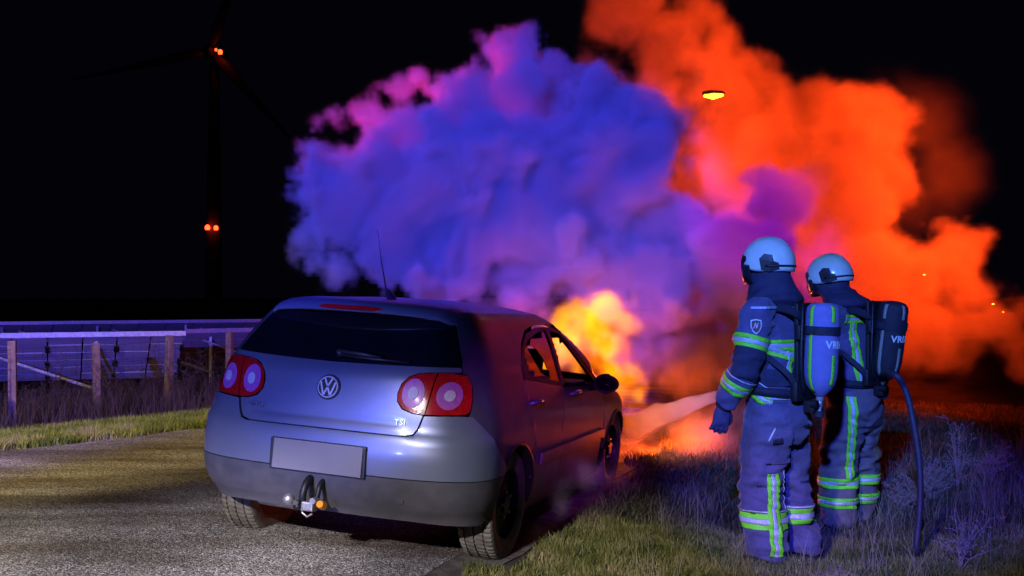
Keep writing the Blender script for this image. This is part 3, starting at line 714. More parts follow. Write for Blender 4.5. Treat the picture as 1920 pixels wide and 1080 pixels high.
# dark inner shell, floor, seats
def shell():
    V = []; F = []; zs = [.27, .40, .55, .70, .80, .86]
    idx = 90; n = None
    for z in zs:
        S_, X_, Y_ = outline(z); ss = np.linspace(0, S_[-1], idx)
        L_ = [F0(s, z) - FN(s, z) * .06 for s in ss]; full = L_ + [np.array((-p[0], p[1], p[2])) for p in L_[-2:0:-1]]
        n = len(full)
        for p in full:
            # keep clear of the wheel arches
            for wy in (0, 2.578):
                d = math.hypot(p[1] - wy, p[2] - .315)
                if d < .37: p[0] = math.copysign(min(abs(p[0]), .60), p[0])
            V.append(p)
    for a in range(len(zs) - 1):
        for j in range(n): F.append((a * n + j, a * n + (j + 1) % n, (a + 1) * n + (j + 1) % n, (a + 1) * n + j))
    F.append(list(range(n))[::-1]); F.append([(len(zs) - 1) * n + j for j in range(n)])
    return mesh('inner_body', V, F, False)
link('inner_body', shell(), M['soot'], car)
for (x, y) in ((-.38, .42), (0.38, .42), (-.37, 1.35), (.37, 1.35)):
    bm = bmesh.new(); bx(bm, (x, y, 1.0), (.46, .12, .36), Matrix.Rotation(R(-12), 3, 'X'), bev=.05)
    st = link('seat', bm_mesh('seat', bm, True, 60), M['soot'], car)
    bm = bmesh.new(); bx(bm, (x, y - .05, 1.24), (.26, .09, .15), Matrix.Rotation(R(-12), 3, 'X'), bev=.035); link('headrest', bm_mesh('headrest', bm, True, 60), M['soot'], st)
# exhaust silencer below the tail
bm = bmesh.new(); tube(bm, [(-.48, -.50, .285), (-.14, -.50, .28)], [.062, .062], 16); link('silencer', bm_mesh('silencer', bm, True, 40), M['steel'], car)
# arch liners and lips, wheels
def make_wheel():
    w = empty('wheel')
    bm = bmesh.new(); Ro = .317; hw = .102
    prof = [(.205, -hw * .86), (.24, -hw * .98), (.285, -hw * 1.0), (.303, -hw * .93), (.311, -hw * .80)]
    for gx in (-.055, 0, .055):
        prof += [(Ro - .003 if gx else Ro, gx - .0065), (Ro - .012, gx - .005), (Ro - .012, gx + .005), (Ro - .003 if gx else Ro, gx + .0065)]
    prof += [(.311, hw * .80), (.303, hw * .93), (.285, hw * 1.0), (.24, hw * .98), (.205, hw * .86)]
    n = 180; rings = []
    for (r, x) in prof:
        row = []
        for j in range(n):
            a = 2 * pi * j / n; rr = r
            if r > .30 and j % 3 == (1 if abs(x) > .06 else (int(abs(x) * 90)) % 3): rr = r - .006
            row.append(bm.verts.new((x, rr * cos(a + x * .5), rr * sin(a + x * .5))))
        rings.append(row)
    for a, b in zip(rings, rings[1:]):
        for j in range(n): bm.faces.new((a[j], a[(j + 1) % n], b[(j + 1) % n], b[j]))
    bmesh.ops.recalc_face_normals(bm, faces=bm.faces)
    t = link('tyre', bm_mesh('tyre', bm, True, 25), M['rubber'], w)
    bm = bmesh.new(); MX = Matrix.Rotation(R(90), 4, 'Y')
    lathe(bm, [(.206, -.09), (.206, .086), (.19, .088), (.185, .05), (.12, .045), (.09, .065), (.055, .07), (.05, .085), (.001, .086)], 48, MX)
    rm = link('rim', bm_mesh('rim', bm, True, 35), M['rim'], w)
    for q in range(5):
        a = 2 * pi * q / 5; bm = bmesh.new(); tube(bm, [(.06, .075 * cos(a), .075 * sin(a)), (.085, .075 * cos(a), .075 * sin(a))], .009, 6)
        link('wheel_bolt', bm_mesh('wheel_bolt', bm), M['steel'], rm)
    return w
def copy_tree(o, parent=None):
    c = o.copy(); COL.objects.link(c)
    if parent: c.parent = parent
    for ch in [q for q in bpy.data.objects if q.parent == o and q != c]: copy_tree(ch, c)
    return c
w0 = make_wheel(); first = True
for (x, y, rz) in ((.75, 0, 0), (-.775, 0, pi), (.765, 2.578, 0), (-.765, 2.578, pi)):
    w = w0 if first else copy_tree(w0); first = False
    w.parent = car; w.location = (x, y, ((.305 if x > 0 else .262) if y < 1 else .352)); w.rotation_euler = (rnd.random(), 0, rz); w.scale = (1.03, 1.05, 1.05)
for sg in (1, -1):
    for wy in (0, 2.578):
        V = []; F = []; n = 26
        for i in range(n):
            a = R(-8 + 196 * i / (n - 1))
            z = .315 + AR * sin(a); y = wy + AR * cos(a)
            xo = float(F0(s_y(y, max(z, .26)), max(z, .26))[0])
            for (xx, r) in ((xo + .006, AR + .022), (xo + .010, AR + .004), (xo - .002, AR - .004), (.60, AR - .004)): V.append((sg * xx, wy + r * cos(a), .315 + r * sin(a)))
        for i in range(n - 1):
            for j in range(3): F.append((i * 4 + j, i * 4 + j + 1, i * 4 + j + 5, i * 4 + j + 4))
        link('wheel_arch', mesh('wheel_arch', V, F, True, 40), M['black'], car)
# windscreen frame strip closing the roof front and soot-covered dashboard
bm = bmesh.new(); bx(bm, (0, 2.0, .885), (1.45, .45, .08), bev=.03); link('dashboard', bm_mesh('dashboard', bm), M['soot'], car)

# ------------------------------------------------------------------ smoke
def smoke_nodes(name, lo, hi, voxel, radii, amp, edge, scale, smooth=.15, gain=1.0):
    """Volume made from puffs (points with a radius class), broken up into billows"""
    ng = bpy.data.node_groups.new(name, 'GeometryNodeTree')
    ng.interface.new_socket('Geometry', in_out='INPUT', socket_type='NodeSocketGeometry')
    ng.interface.new_socket('Geometry', in_out='OUTPUT', socket_type='NodeSocketGeometry')
    N = ng.nodes; L = ng.links
    gi = N.new('NodeGroupInput'); go = N.new('NodeGroupOutput')
    def val(op, a, b=None, c=None):
        n = N.new('ShaderNodeMath'); n.operation = op
        for i, q in enumerate((a, b, c)):
            if q is None: continue
            if isinstance(q, (int, float)): n.inputs[i].default_value = q
            else: L.new(q, n.inputs[i])
        return n.outputs[0]
    pos = N.new('GeometryNodeInputPosition').outputs[0]
    # domain warp so that the puffs are never round
    wn = N.new('ShaderNodeTexNoise'); wn.inputs['Scale'].default_value = scale * .45; wn.inputs['Detail'].default_value = 3; L.new(pos, wn.inputs['Vector'])
    vs = N.new('ShaderNodeVectorMath'); vs.operation = 'SUBTRACT'; L.new(wn.outputs['Color'], vs.inputs[0]); vs.inputs[1].default_value = (.5, .5, .5)
    vm = N.new('ShaderNodeVectorMath'); vm.operation = 'SCALE'; L.new(vs.outputs[0], vm.inputs[0]); vm.inputs['Scale'].default_value = amp * 2.2
    va = N.new('ShaderNodeVectorMath'); va.operation = 'ADD'; L.new(pos, va.inputs[0]); L.new(vm.outputs[0], va.inputs[1]); wp = va.outputs[0]
    rad = N.new('GeometryNodeInputNamedAttribute'); rad.data_type = 'FLOAT'; rad.inputs['Name'].default_value = 'puff'
    d = None
    for i, r in enumerate(radii):
        cmp_ = N.new('FunctionNodeCompare'); cmp_.data_type = 'FLOAT'; cmp_.operation = 'NOT_EQUAL'
        cmp_.inputs['Epsilon'].default_value = .1
        L.new(rad.outputs['Attribute'], cmp_.inputs['A']); cmp_.inputs['B'].default_value = float(i)
        dl = N.new('GeometryNodeDeleteGeometry'); dl.domain = 'POINT'; L.new(gi.outputs[0], dl.inputs['Geometry']); L.new(cmp_.outputs[0], dl.inputs['Selection'])
        px = N.new('GeometryNodeProximity'); px.target_element = 'POINTS'; L.new(dl.outputs[0], px.inputs[0]); L.new(wp, px.inputs['Source Position'] if 'Source Position' in px.inputs else px.inputs[1])
        q = val('SUBTRACT', px.outputs['Distance'], r)
        d = q if d is None else val('SMOOTH_MIN', d, q, smooth)
    vo = N.new('ShaderNodeTexVoronoi'); vo.feature = 'SMOOTH_F1'; vo.inputs['Scale'].default_value = scale * 1.25; vo.inputs['Smoothness'].default_value = .25; L.new(wp, vo.inputs['Vector'])
    vo2 = N.new('ShaderNodeTexVoronoi'); vo2.feature = 'SMOOTH_F1'; vo2.inputs['Scale'].default_value = scale * 3.1; vo2.inputs['Smoothness'].default_value = .3; L.new(wp, vo2.inputs['Vector'])
    no = N.new('ShaderNodeTexNoise'); no.inputs['Scale'].default_value = scale * 2.4; no.inputs['Detail'].default_value = 7; no.inputs['Roughness'].default_value = .66; L.new(pos, no.inputs['Vector'])
    d = val('MULTIPLY_ADD', vo.outputs['Distance'], amp * .75, d)
    d = val('MULTIPLY_ADD', vo2.outputs['Distance'], amp * .32, d)
    d = val('MULTIPLY_ADD', no.outputs['Fac'], amp * 2.3, d)
    d = val('SUBTRACT', d, amp * 1.62)
    mr = N.new('ShaderNodeMapRange'); mr.interpolation_type = 'SMOOTHSTEP'; L.new(d, mr.inputs['Value'])
    mr.inputs['From Min'].default_value = 0; mr.inputs['From Max'].default_value = -edge; mr.inputs['To Max'].default_value = gain
    # thinner and thicker places inside
    n3 = N.new('ShaderNodeTexNoise'); n3.inputs['Scale'].default_value = scale * 1.1; n3.inputs['Detail'].default_value = 4; L.new(wp, n3.inputs['Vector'])
    m3 = N.new('ShaderNodeMapRange'); m3.inputs['From Min'].default_value = .3; m3.inputs['From Max'].default_value = .7; m3.inputs['To Min'].default_value = .12; m3.inputs['To Max'].default_value = 1.3
    L.new(n3.outputs['Fac'], m3.inputs['Value'])
    dn = val('MULTIPLY', mr.outputs[0], m3.outputs[0])
    vc = N.new('GeometryNodeVolumeCube'); L.new(dn, vc.inputs['Density'])
    vc.inputs['Min'].default_value = lo; vc.inputs['Max'].default_value = hi
    for i, ax in enumerate('XYZ'): vc.inputs['Resolution ' + ax].default_value = max(8, int((hi[i] - lo[i]) / voxel))
    sm_ = N.new('GeometryNodeSetMaterial'); L.new(vc.outputs[0], sm_.inputs[0]); L.new(sm_.outputs[0], go.inputs[0])
    return ng, sm_
def smoke_mat(name, color, dens, aniso=0.0, emit=None, estr=0):
    m = bpy.data.materials.new(name); m.use_nodes = True; nt = m.node_tree; nt.nodes.remove(nt.nodes['Principled BSDF'])
    v = nt.nodes.new('ShaderNodeVolumePrincipled'); v.inputs['Color'].default_value = (*color, 1); v.inputs['Density'].default_value = dens
    v.inputs['Density Attribute'].default_value = 'density'; v.inputs['Anisotropy'].default_value = aniso
    if emit:
        at_ = nt.nodes.new('ShaderNodeAttribute'); at_.attribute_name = 'density'
        r = nt.nodes.new('ShaderNodeValToRGB'); nt.links.new(at_.outputs['Fac'], r.inputs['Fac'])
        e = r.color_ramp.elements; e[0].color = (*emit[0], 1); e[1].color = (*emit[1], 1); e[0].position = .1; e[1].position = .8
        nt.links.new(r.outputs['Color'], v.inputs['Emission Color'])
        mu = nt.nodes.new('ShaderNodeMath'); mu.operation = 'MULTIPLY'; mu.inputs[1].default_value = estr; nt.links.new(at_.outputs['Fac'], mu.inputs[0])
        nt.links.new(mu.outputs[0], v.inputs['Emission Strength'])
    nt.links.new(v.outputs[0], nt.nodes['Material Output'].inputs['Volume'])
    return m
def smoke(name, puffs, m, voxel=.06, amp=.35, edge=.25, scale=.9, label='', cat='smoke', floor=None, smooth=.15):
    """puffs: (px, py, depth, radius in photograph pixels)"""
    P = [(at(px, py, d), r * d / 2000) for (px, py, d, r) in puffs]
    rs = sorted({round(r, 1) if r > .25 else round(r, 2) for _, r in P})
    while len(rs) > 7:       # merge neighbouring classes
        i = min(range(len(rs) - 1), key=lambda k: (rs[k + 1] - rs[k]) / rs[k]); rs[i] = (rs[i] + rs[i + 1]) / 2; rs.pop(i + 1)
    cls = [min(range(len(rs)), key=lambda k: abs(rs[k] - r)) for _, r in P]
    me = bpy.data.meshes.new(name); me.from_pydata([tuple(p) for p, _ in P], [], [])
    a = me.attributes.new('puff', 'FLOAT', 'POINT'); a.data.foreach_set('value', [float(c) for c in cls])
    pad = amp * 2.2
    lo = [min(p[i] - r for p, r in P) - pad for i in range(3)]; hi = [max(p[i] + r for p, r in P) + pad for i in range(3)]
    lo[2] = max(lo[2], -.35)
    ng, smn = smoke_nodes(name, lo, hi, voxel, rs, amp, edge, scale, smooth)
    smn.inputs['Material'].default_value = m
    o = link(name, me, None, None, label=label, cat=cat, kind='stuff')
    me.materials.append(m)
    md = o.modifiers.new('volume', 'NODES'); md.node_group = ng
    return o
def jit(P, n, k=.5, rr=.55, dd=.9):
    """surround each big puff with smaller ones"""
    out = list(P)
    for (px, py, d, r) in P:
        for i in range(n):
            a = rnd.uniform(0, 2 * pi); q = rnd.uniform(.5, 1.0) * r
            out.append((px + q * cos(a), py + q * sin(a), d + rnd.uniform(-dd, dd), r * rnd.uniform(.3, rr)))
    return out
NEAR = [(640, 235, 12.2, 26), (628, 285, 12.2, 36), (630, 340, 12.2, 48), (660, 400, 12.2, 75), (740, 330, 12.3, 85), (800, 255, 12.4, 85), (880, 200, 12.5, 80),
        (960, 170, 12.6, 75), (1040, 150, 12.7, 70), (1110, 150, 12.8, 62), (850, 360, 12.2, 130), (980, 300, 12.3, 135), (1100, 270, 12.5, 120), (1200, 240, 12.7, 75),
        (1265, 225, 12.8, 50), (1280, 300, 12.9, 38), (1295, 195, 12.9, 28), (740, 450, 12.1, 95), (880, 470, 12.0, 105), (1020, 430, 12.1, 125), (1140, 380, 12.3, 90), (1240, 420, 12.4, 75),
        (1130, 490, 12.1, 95), (1240, 510, 12.1, 85), (1340, 480, 12.3, 80), (1400, 500, 12.4, 62), (1300, 570, 12.2, 70), (1200, 570, 12.2, 60), (1440, 375, 12.9, 62), (1490, 345, 13.0, 30),
        (600, 440, 12.4, 45), (590, 480, 12.5, 32), (640, 500, 12.4, 45), (820, 520, 12.0, 55), (935, 85, 12.8, 30), (985, 80, 12.8, 32), (1290, 640, 12.4, 62), (1190, 630, 12.4, 50), (1380, 590, 12.5, 62), (1430, 470, 12.6, 62), (1460, 540, 12.7, 50), (700, 200, 12.8, 22), (770, 165, 12.8, 34)]
FAR = [(1170, 30, 15.5, 75), (1230, 90, 15.6, 85), (1290, 40, 15.8, 45), (1330, 100, 15.8, 55), (1385, 110, 16, 36), (1380, 190, 15.6, 85), (1470, 230, 15.8, 95), (1560, 230, 16, 85), (1630, 250, 16.2, 65),
       (1400, 320, 15.5, 130), (1530, 370, 15.8, 130), (1640, 330, 16.2, 65), (1480, 520, 15.4, 150), (1600, 520, 15.6, 120), (1700, 500, 15.8, 85), (1780, 490, 16, 75), (1830, 520, 16.2, 60),
       (1680, 610, 15.4, 110), (1790, 610, 15.6, 100), (1870, 600, 16, 65), (1560, 640, 15.2, 110), (1420, 640, 15.2, 100), (1920, 640, 16, 60), (1100, 110, 15.2, 50), (1060, 90, 15.3, 26), (1350, 220, 15.3, 80), (1330, 330, 15.1, 110), (1290, 440, 15.1, 110), (1320, 560, 15.0, 110), (1230, 330, 15.2, 100), (1290, 200, 15.4, 90), (1230, 190, 15.5, 85)]
FAINT = [(1720, 230, 18, 100), (1770, 330, 18, 100), (1700, 380, 17.5, 90), (1640, 200, 18, 60), (1780, 420, 18, 60)]
smoke('smoke', jit(NEAR, 3, dd=.6), smoke_mat('dense_smoke', (.80, .80, .80), 8.0), .045, .42, .11, .85, label='dense billowing smoke lit blue, rolling up behind and above the car')
smoke('smoke', jit(FAR, 3, dd=.8), smoke_mat('far_smoke', (.80, .80, .80), 3.6), .06, .58, .36, .75, label='orange lit smoke bank farther back behind the firefighters')
smoke('smoke', FAINT, smoke_mat('thin_smoke', (.9, .9, .9), .32), .12, .5, .9, .6, label='faint thin smoke drifting off at the upper right')
FIRE = [(1150, 745, 10.6, 35), (1150, 700, 10.6, 42), (1140, 650, 10.6, 52), (1130, 605, 10.7, 50), (1090, 610, 10.9, 50), (1060, 640, 11, 50), (1030, 680, 11, 40), (1090, 680, 10.8, 45), (1165, 720, 10.5, 38), (1160, 600, 10.5, 42), (1172, 660, 10.4, 36), (1172, 775, 10.4, 24), (1180, 735, 10.3, 32), (1183, 690, 10.3, 32), (1130, 580, 10.6, 40), (1100, 640, 10.8, 58), (1070, 600, 10.9, 46), (1185, 765, 10.2, 34), (1182, 805, 10.1, 26)]
smoke('flames', jit(FIRE, 2, dd=.2), smoke_mat('flame_volume', (.35, .10, .02), 1.4, 0, ((1, .10, .0), (1, .42, .0)), 5.5), .035, .2, .16, 2.8, label='yellow orange flames pouring up out of the engine bay', cat='fire')
HALO = [(1020, 590, 11.4, 50), (960, 575, 11.5, 48), (900, 570, 11.6, 40), (840, 565, 11.6, 34), (1090, 585, 11.3, 45), (980, 640, 11.6, 60), (1060, 650, 11.6, 60)]
smoke('smoke', jit(HALO, 2, dd=.3), smoke_mat('glowing_smoke', (.93, .9, .9), 3.0), .05, .2, .25, 1.8, label='smoke rolling over the car roof, lit pink by the fire')
LOWS = [(1240, 700, 11.6, 60), (1310, 680, 11.8, 60), (1220, 790, 11.4, 60), (1300, 820, 11.2, 70), (1350, 760, 11.6, 60), (1240, 880, 10.8, 50), (1330, 890, 10.8, 55), (1250, 640, 11.8, 50), (1370, 660, 12, 60), (1450, 800, 12, 80), (1500, 720, 12.5, 70), (1200, 860, 10.6, 40), (1260, 900, 10.2, 34), (1185, 905, 10.0, 26), (1330, 850, 10.6, 50), (1220, 830, 10.4, 44), (1290, 870, 10.3, 44), (1350, 880, 10.4, 36)]
smoke('smoke', jit(LOWS, 2, dd=.4), smoke_mat('low_smoke', (.85, .85, .85), 5.0), .07, .3, .4, 1.3, label='low orange smoke spreading over the grass ahead of the car')
MIST = [(1060, 900, 7.0, 34), (1100, 880, 7.4, 42), (1140, 900, 8.0, 40), (1080, 850, 7.15, 28), (1120, 935, 7.5, 34), (1050, 940, 6.9, 26), (1030, 880, 6.85, 18), (1000, 975, 6.7, 18)]
smoke('smoke', jit(MIST, 2, dd=.15), smoke_mat('mist', (.95, .95, .95), 2.2), .03, .12, .2, 3.0, label='thin violet smoke curling at the right side of the car')

# ------------------------------------------------------------------ firefighters
def ering(bm, secs, n=20):
    """closed loft of ellipses: (centre, axis u, axis v)"""
    rings = []
    for c, u, v in secs:
        c, u, v = Vector(c), Vector(u), Vector(v)
        rings.append([bm.verts.new(c + u * cos(a) + v * sin(a)) for a in (2 * pi * j / n for j in range(n))])
    for a, b in zip(rings, rings[1:]):
        for j in range(n): bm.faces.new((a[j], a[(j + 1) % n], b[(j + 1) % n], b[j]))
    bm.faces.new(rings[0][::-1]); bm.faces.new(rings[-1])
def hsec(x, y, z, a, b): return ((x, y, z), (a, 0, 0), (0, b, 0))
def limb(bm, pts, rad, n=16, steps=14, flat_=1.0):
    P = spline([(*p, r) for p, r in zip(pts, rad)], steps)
    P3 = [Vector(p[:3]) for p in P]; u = None; secs = []
    for i, p in enumerate(P3):
        t = (P3[min(i + 1, len(P3) - 1)] - P3[max(i - 1, 0)]).normalized()
        u = t.cross(Vector((0, 1, 0.01))).normalized() if u is None else (u - t * u.dot(t)).normalized()
        secs.append((p, u * P[i][3], t.cross(u) * P[i][3] * flat_))
    ering(bm, secs, n)
def fuse(bm, voxel, disp=None, smooth=4):
    """melt overlapping lofts into one skin, relax it and push folds into it"""
    bmesh.ops.recalc_face_normals(bm, faces=bm.faces)
    me = bm_mesh('tmp', bm); o = bpy.data.objects.new('tmp', me); COL.objects.link(o)
    md = o.modifiers.new('r', 'REMESH'); md.mode = 'VOXEL'; md.voxel_size = voxel; md.use_smooth_shade = True
    sm_ = o.modifiers.new('s', 'SMOOTH'); sm_.factor = .5; sm_.iterations = smooth
    dg = bpy.context.evaluated_depsgraph_get(); out = bpy.data.meshes.new_from_object(o.evaluated_get(dg))
    bpy.data.objects.remove(o)
    if disp:
        n = len(out.vertices); nr = np.empty(n * 3); out.vertices.foreach_get('normal', nr); nr = nr.reshape(-1, 3)
        for i, v in enumerate(out.vertices):
            v.co = v.co + Vector(nr[i]) * disp(v.co)
    out.polygons.foreach_set('use_smooth', [True] * len(out.polygons)); out.update()
    return out
def folds(seed, amp, joints):
    """soft sagging folds, sharper where the cloth bunches at the joints"""
    off = Vector((seed * 3.1, seed * 1.7, seed))
    def f(p):
        q = Vector((p.x * 5, p.y * 5, p.z * 8)) + off
        w = noise.noise_vector(q * .5) * .8
        r = 1 - abs(noise.noise(q + w)) * 2.2
        r2 = 1 - abs(noise.noise(Vector((q.x * 1.1, q.y * 1.1, q.z * 2.4)) + w * 1.6)) * 2.4
        k = .35
        for j, rad in joints:
            k += math.exp(-((p - Vector(j)).length / rad) ** 2)
        return amp * ((r - .5) * .7 + (r2 - .4) * min(k, 1.3) * .9) * .8
    return f
def band(me, planes, m, off, parent, name, thick=.003, **k):
    bm = bmesh.new(); bm.from_mesh(me)
    for v in bm.verts: v.co = v.co + v.normal * off
    for co, no in planes:
        bmesh.ops.bisect_plane(bm, geom=bm.verts[:] + bm.edges[:] + bm.faces[:], plane_co=Vector(co), plane_no=Vector(no), clear_inner=True)
    if not bm.faces: bm.free(); return None
    o = link(name, bm_mesh(name, bm, True), m, parent, **k)
    for p in o.data.polygons: p.material_index = 0
    sd = o.modifiers.new('thickness', 'SOLIDIFY'); sd.thickness = thick; sd.offset = 1
    return o
def between(axis, a, b):
    n = Vector(axis); return [(n * a, n), (n * b, -n)]
def hand_mesh(curl, side, voxel=.006, k=1.0):
    """gloved hand, wrist at the origin, fingers down -Z, palm towards +Y, thumb towards side*X"""
    bm = bmesh.new()
    ering(bm, [hsec(0, 0, .05, .036 * k, .032 * k), hsec(0, 0, 0, .034 * k, .026 * k), hsec(0, 0, -.035, .045 * k, .024 * k), hsec(0, .002, -.085, .048 * k, .022 * k), hsec(0, .004, -.10, .042 * k, .018 * k)], 16)
    for i, (fx_, ln) in enumerate(((.034, .072), (.012, .082), (-.011, .078), (-.034, .062))):
        x = fx_ * side; p = Vector((x, .0, -.085)); pts = [p + Vector((0, 0, .03)), p]; a = curl * (.55 + .08 * i)
        for q, fr in enumerate((.42, .32, .26)):
            p = p + Vector((side * .002 * (1.5 - i), sin(a) * ln * fr, -cos(a) * ln * fr)); pts.append(p.copy()); a += curl * (.9 - .1 * q)
        tube(bm, pts, [.012, .0125, .0125, .0115, .0095], 10)
    t = Vector((side * .03, .004, -.02)); tube(bm, [t, t + Vector((side * .025, .014, -.03)), t + Vector((side * .036, .030, -.06)), t + Vector((side * .030, .042, -.082))], [.016, .0155, .0135, .011], 10)
    return fuse(bm, voxel, lambda p: .0012 * noise.noise(p * 60), 3)

def firefighter(loc, rz, scale, pose, label, seed):
    P = empty('person', loc, rz, label=label, cat='person', group='firefighters standing beside the burning car'); P.scale = (scale,) * 3
    LS, LE, LW = pose['larm']; RS, RE, RW = pose['rarm']
    lh, lk, lf = pose['lleg']; rh, rk, rft = pose['rleg']
    hd = Vector(pose['head']); ch = Vector(pose['chest']); tilt = pose.get('tilt', 0)
    # the body inside the clothes: one skin from head to feet
    bm = bmesh.new()
    ering(bm, [hsec(hd.x, hd.y, hd.z - .11, .035, .045), hsec(hd.x, hd.y + .01, hd.z - .085, .06, .075), hsec(hd.x, hd.y, hd.z - .03, .072, .09), hsec(hd.x, hd.y, hd.z + .03, .076, .096), hsec(hd.x, hd.y, hd.z + .09, .06, .078), hsec(hd.x, hd.y, hd.z + .115, .03, .04)], 20)
    tube(bm, [hd + Vector((0, .085, .02)), hd + Vector((0, .112, -.02)), hd + Vector((0, .09, -.035))], [.009, .013, .012], 8)
    for s_ in (-1, 1): tube(bm, [hd + Vector((s_ * .074, -.005, .01)), hd + Vector((s_ * .082, -.012, -.0))], [.024, .018], 8)
    nb = Vector((ch.x, ch.y, 1.46))
    tube(bm, [hd - Vector((0, .01, .05)), nb], [.052, .058], 14)
    ering(bm, [hsec(0, 0, .90, .15, .11), hsec(ch.x * .3, ch.y * .3, 1.08, .145, .10), hsec(ch.x, ch.y, 1.32, .165, .11), hsec(ch.x, ch.y, 1.43, .12, .08)], 18)
    for a, b, c in ((LS, LE, LW), (RS, RE, RW)): limb(bm, (a, b, c), (.05, .042, .028), 12)
    for a, b, c in ((lh, lk, lf), (rh, rk, rft)): limb(bm, (a, b, c), (.08, .055, .04), 12)
    for c in (lf, rft): tube(bm, [(c[0], c[1] - .03, .06), (c[0], c[1] + .09, .05)], [.032, .028], 10)
    link('body', fuse(bm, .02), M['skin'], P)
    # jacket
    bm = bmesh.new(); c = ch
    ering(bm, [hsec(c.x * .05, c.y * .0, .95, .205, .165), hsec(c.x * .2, c.y * .2, 1.04, .20, .16), hsec(c.x * .6, c.y * .6, 1.18, .205, .155), hsec(c.x, c.y, 1.34, .22, .155),
               hsec(c.x, c.y, 1.47, .215, .14), hsec(c.x, c.y + .005, 1.545, .15, .115), hsec(c.x * 1.0, c.y + .01, 1.60, .10, .10)], 28)
    for a, b, w_ in ((LS, LE, LW), (RS, RE, RW)):
        a, b, w_ = Vector(a), Vector(b), Vector(w_); inn = (a + (Vector((c.x, c.y, 1.46)) - a) * .45)
        limb(bm, (inn, a, (a + b) / 2, b, (b + w_) / 2, w_), (.095, .10, .093, .085, .080, .066), 18, 22)
    jn = [(LE, .11), (RE, .11), (LS, .12), (RS, .12), ((c.x, c.y - .1, 1.12), .1)]
    jk = fuse(bm, .0125, folds(seed, .021, jn), 5)
    J = link('jacket', jk, M['cloth'], P)
    # trousers
    bm = bmesh.new()
    ering(bm, [hsec(0, 0, 1.02, .175, .14), hsec(0, -.005, .93, .21, .175), hsec(0, -.01, .84, .225, .19), hsec(0, -.01, .74, .215, .17), hsec(0, 0, .68, .14, .11)], 26)
    for a, b, f in ((lh, lk, lf), (rh, rk, rft)):
        a, b, f = Vector(a), Vector(b), Vector(f)
        limb(bm, (a + Vector((0, 0, .04)), a, (a + b) / 2, b, (b + f) / 2, f + Vector((0, 0, .11)), f + Vector((0, .005, .055))), (.11, .132, .128, .118, .114, .112, .112), 20, 26, 1.08)
    tj = [(lk, .16), (rk, .16), ((0, -.08, .78), .16), ((lf[0], lf[1], .2), .12), ((rft[0], rft[1], .2), .12)]
    tr = fuse(bm, .0135, folds(seed + 5, .026, tj), 5)
    T = link('trousers', tr, M['cloth'], P)
    # boots
    for f in (lf, rft):
        bm = bmesh.new()
        ering(bm, [hsec(f[0], f[1] - .01, .20, .062, .068), hsec(f[0], f[1] - .01, .12, .060, .066), hsec(f[0], f[1] + .01, .07, .058, .10), hsec(f[0], f[1] + .04, .02, .056, .15), hsec(f[0], f[1] + .04, -.01, .056, .15)], 20)
        link('boot', fuse(bm, .012), M['boot'], P)
    # gloves
    for (w_, b, side, cu, rot) in ((Vector(LW), Vector(LE), 1, pose['lcurl'], pose['lrot']), (Vector(RW), Vector(RE), -1, pose['rcurl'], pose['rrot'])):
        h = link('glove', hand_mesh(cu, side), M['glove'], P)
        d = (w_ - b).normalized(); q = (-d).to_track_quat('Z', 'Y')
        h.rotation_mode = 'QUATERNION'; h.rotation_quaternion = Vector(pose.get('hdir_l' if side == 1 else 'hdir_r', d) * -1).to_track_quat('Z', 'Y') @ Matrix.Rotation(rot, 3, 'Z').to_quaternion()
        h.location = w_ + d * .01
        h.scale = (1.12,) * 3
        cuff = bmesh.new(); tube(cuff, [w_ - d * .07, w_ - d * .02, w_ + d * .015], [.058, .056, .046], 16)
        link('glove_cuff', bm_mesh('glove_cuff', cuff, True, 50), M['strap'], h if False else P)
    # neck cloth and helmet
    hp = empty('helmet'); hp.parent = P; hp.location = hd; hp.rotation_euler = pose['hrot']
    bm = bmesh.new()
    ering(bm, [hsec(hd.x, hd.y - .005, hd.z - .015, .105, .125), hsec(hd.x, hd.y - .015, hd.z - .07, .108, .128), hsec(c.x + (hd.x - c.x) * .6, c.y + (hd.y - c.y) * .6 - .01, 1.63, .125, .138),
               hsec(c.x, c.y - .01, 1.575, .17, .155), hsec(c.x, c.y - .01, 1.545, .185, .16), hsec(c.x, c.y, 1.50, .12, .11)], 30)
    link('neck_cloth', fuse(bm, .011, folds(seed + 2, .011, [((hd.x, hd.y, 1.55), .2)]), 3), M['hood'], P)
    V = []; F = []; na, nt = 48, 18
    for i in range(nt + 1):
        for j in range(na):
            ph = 2 * pi * j / na; fr = max(0, sin(ph)); bk = max(0, -sin(ph))      # ph = 90 degrees is the front
            tm = R(98 - 14 * fr ** 3 + 16 * bk ** 1.2 + 10 * abs(cos(ph)) ** 4)
            th = tm * i / nt
            e = .92
            x = .128 * math.copysign(abs(cos(ph)) ** e, cos(ph)) * sin(min(th, pi / 2 + .35)) ** .9; y = (.158 if sin(ph) < 0 else .150) * math.copysign(abs(sin(ph)) ** e, sin(ph)) * sin(th) ** .9
            z = .150 * cos(th) + .004
            rdg = .008 * math.exp(-(x / .018) ** 2) * (1 if th < R(80) and y > -.12 else 0)
            z += rdg; V.append((x, y, z))
    for i in range(nt):
        for j in range(na): F.append((i * na + j, (i + 1) * na + j, (i + 1) * na + (j + 1) % na, i * na + (j + 1) % na))
    me = mesh('shell', V, F, True); bm = bmesh.new(); bm.from_mesh(me); bmesh.ops.remove_doubles(bm, verts=bm.verts, dist=.0008); bmesh.ops.recalc_face_normals(bm, faces=bm.faces)
    sh = link('shell', bm_mesh('shell', bm, True), M['helmet'], hp)
    sd = sh.modifiers.new('thickness', 'SOLIDIFY'); sd.thickness = .006; sd.offset = 1
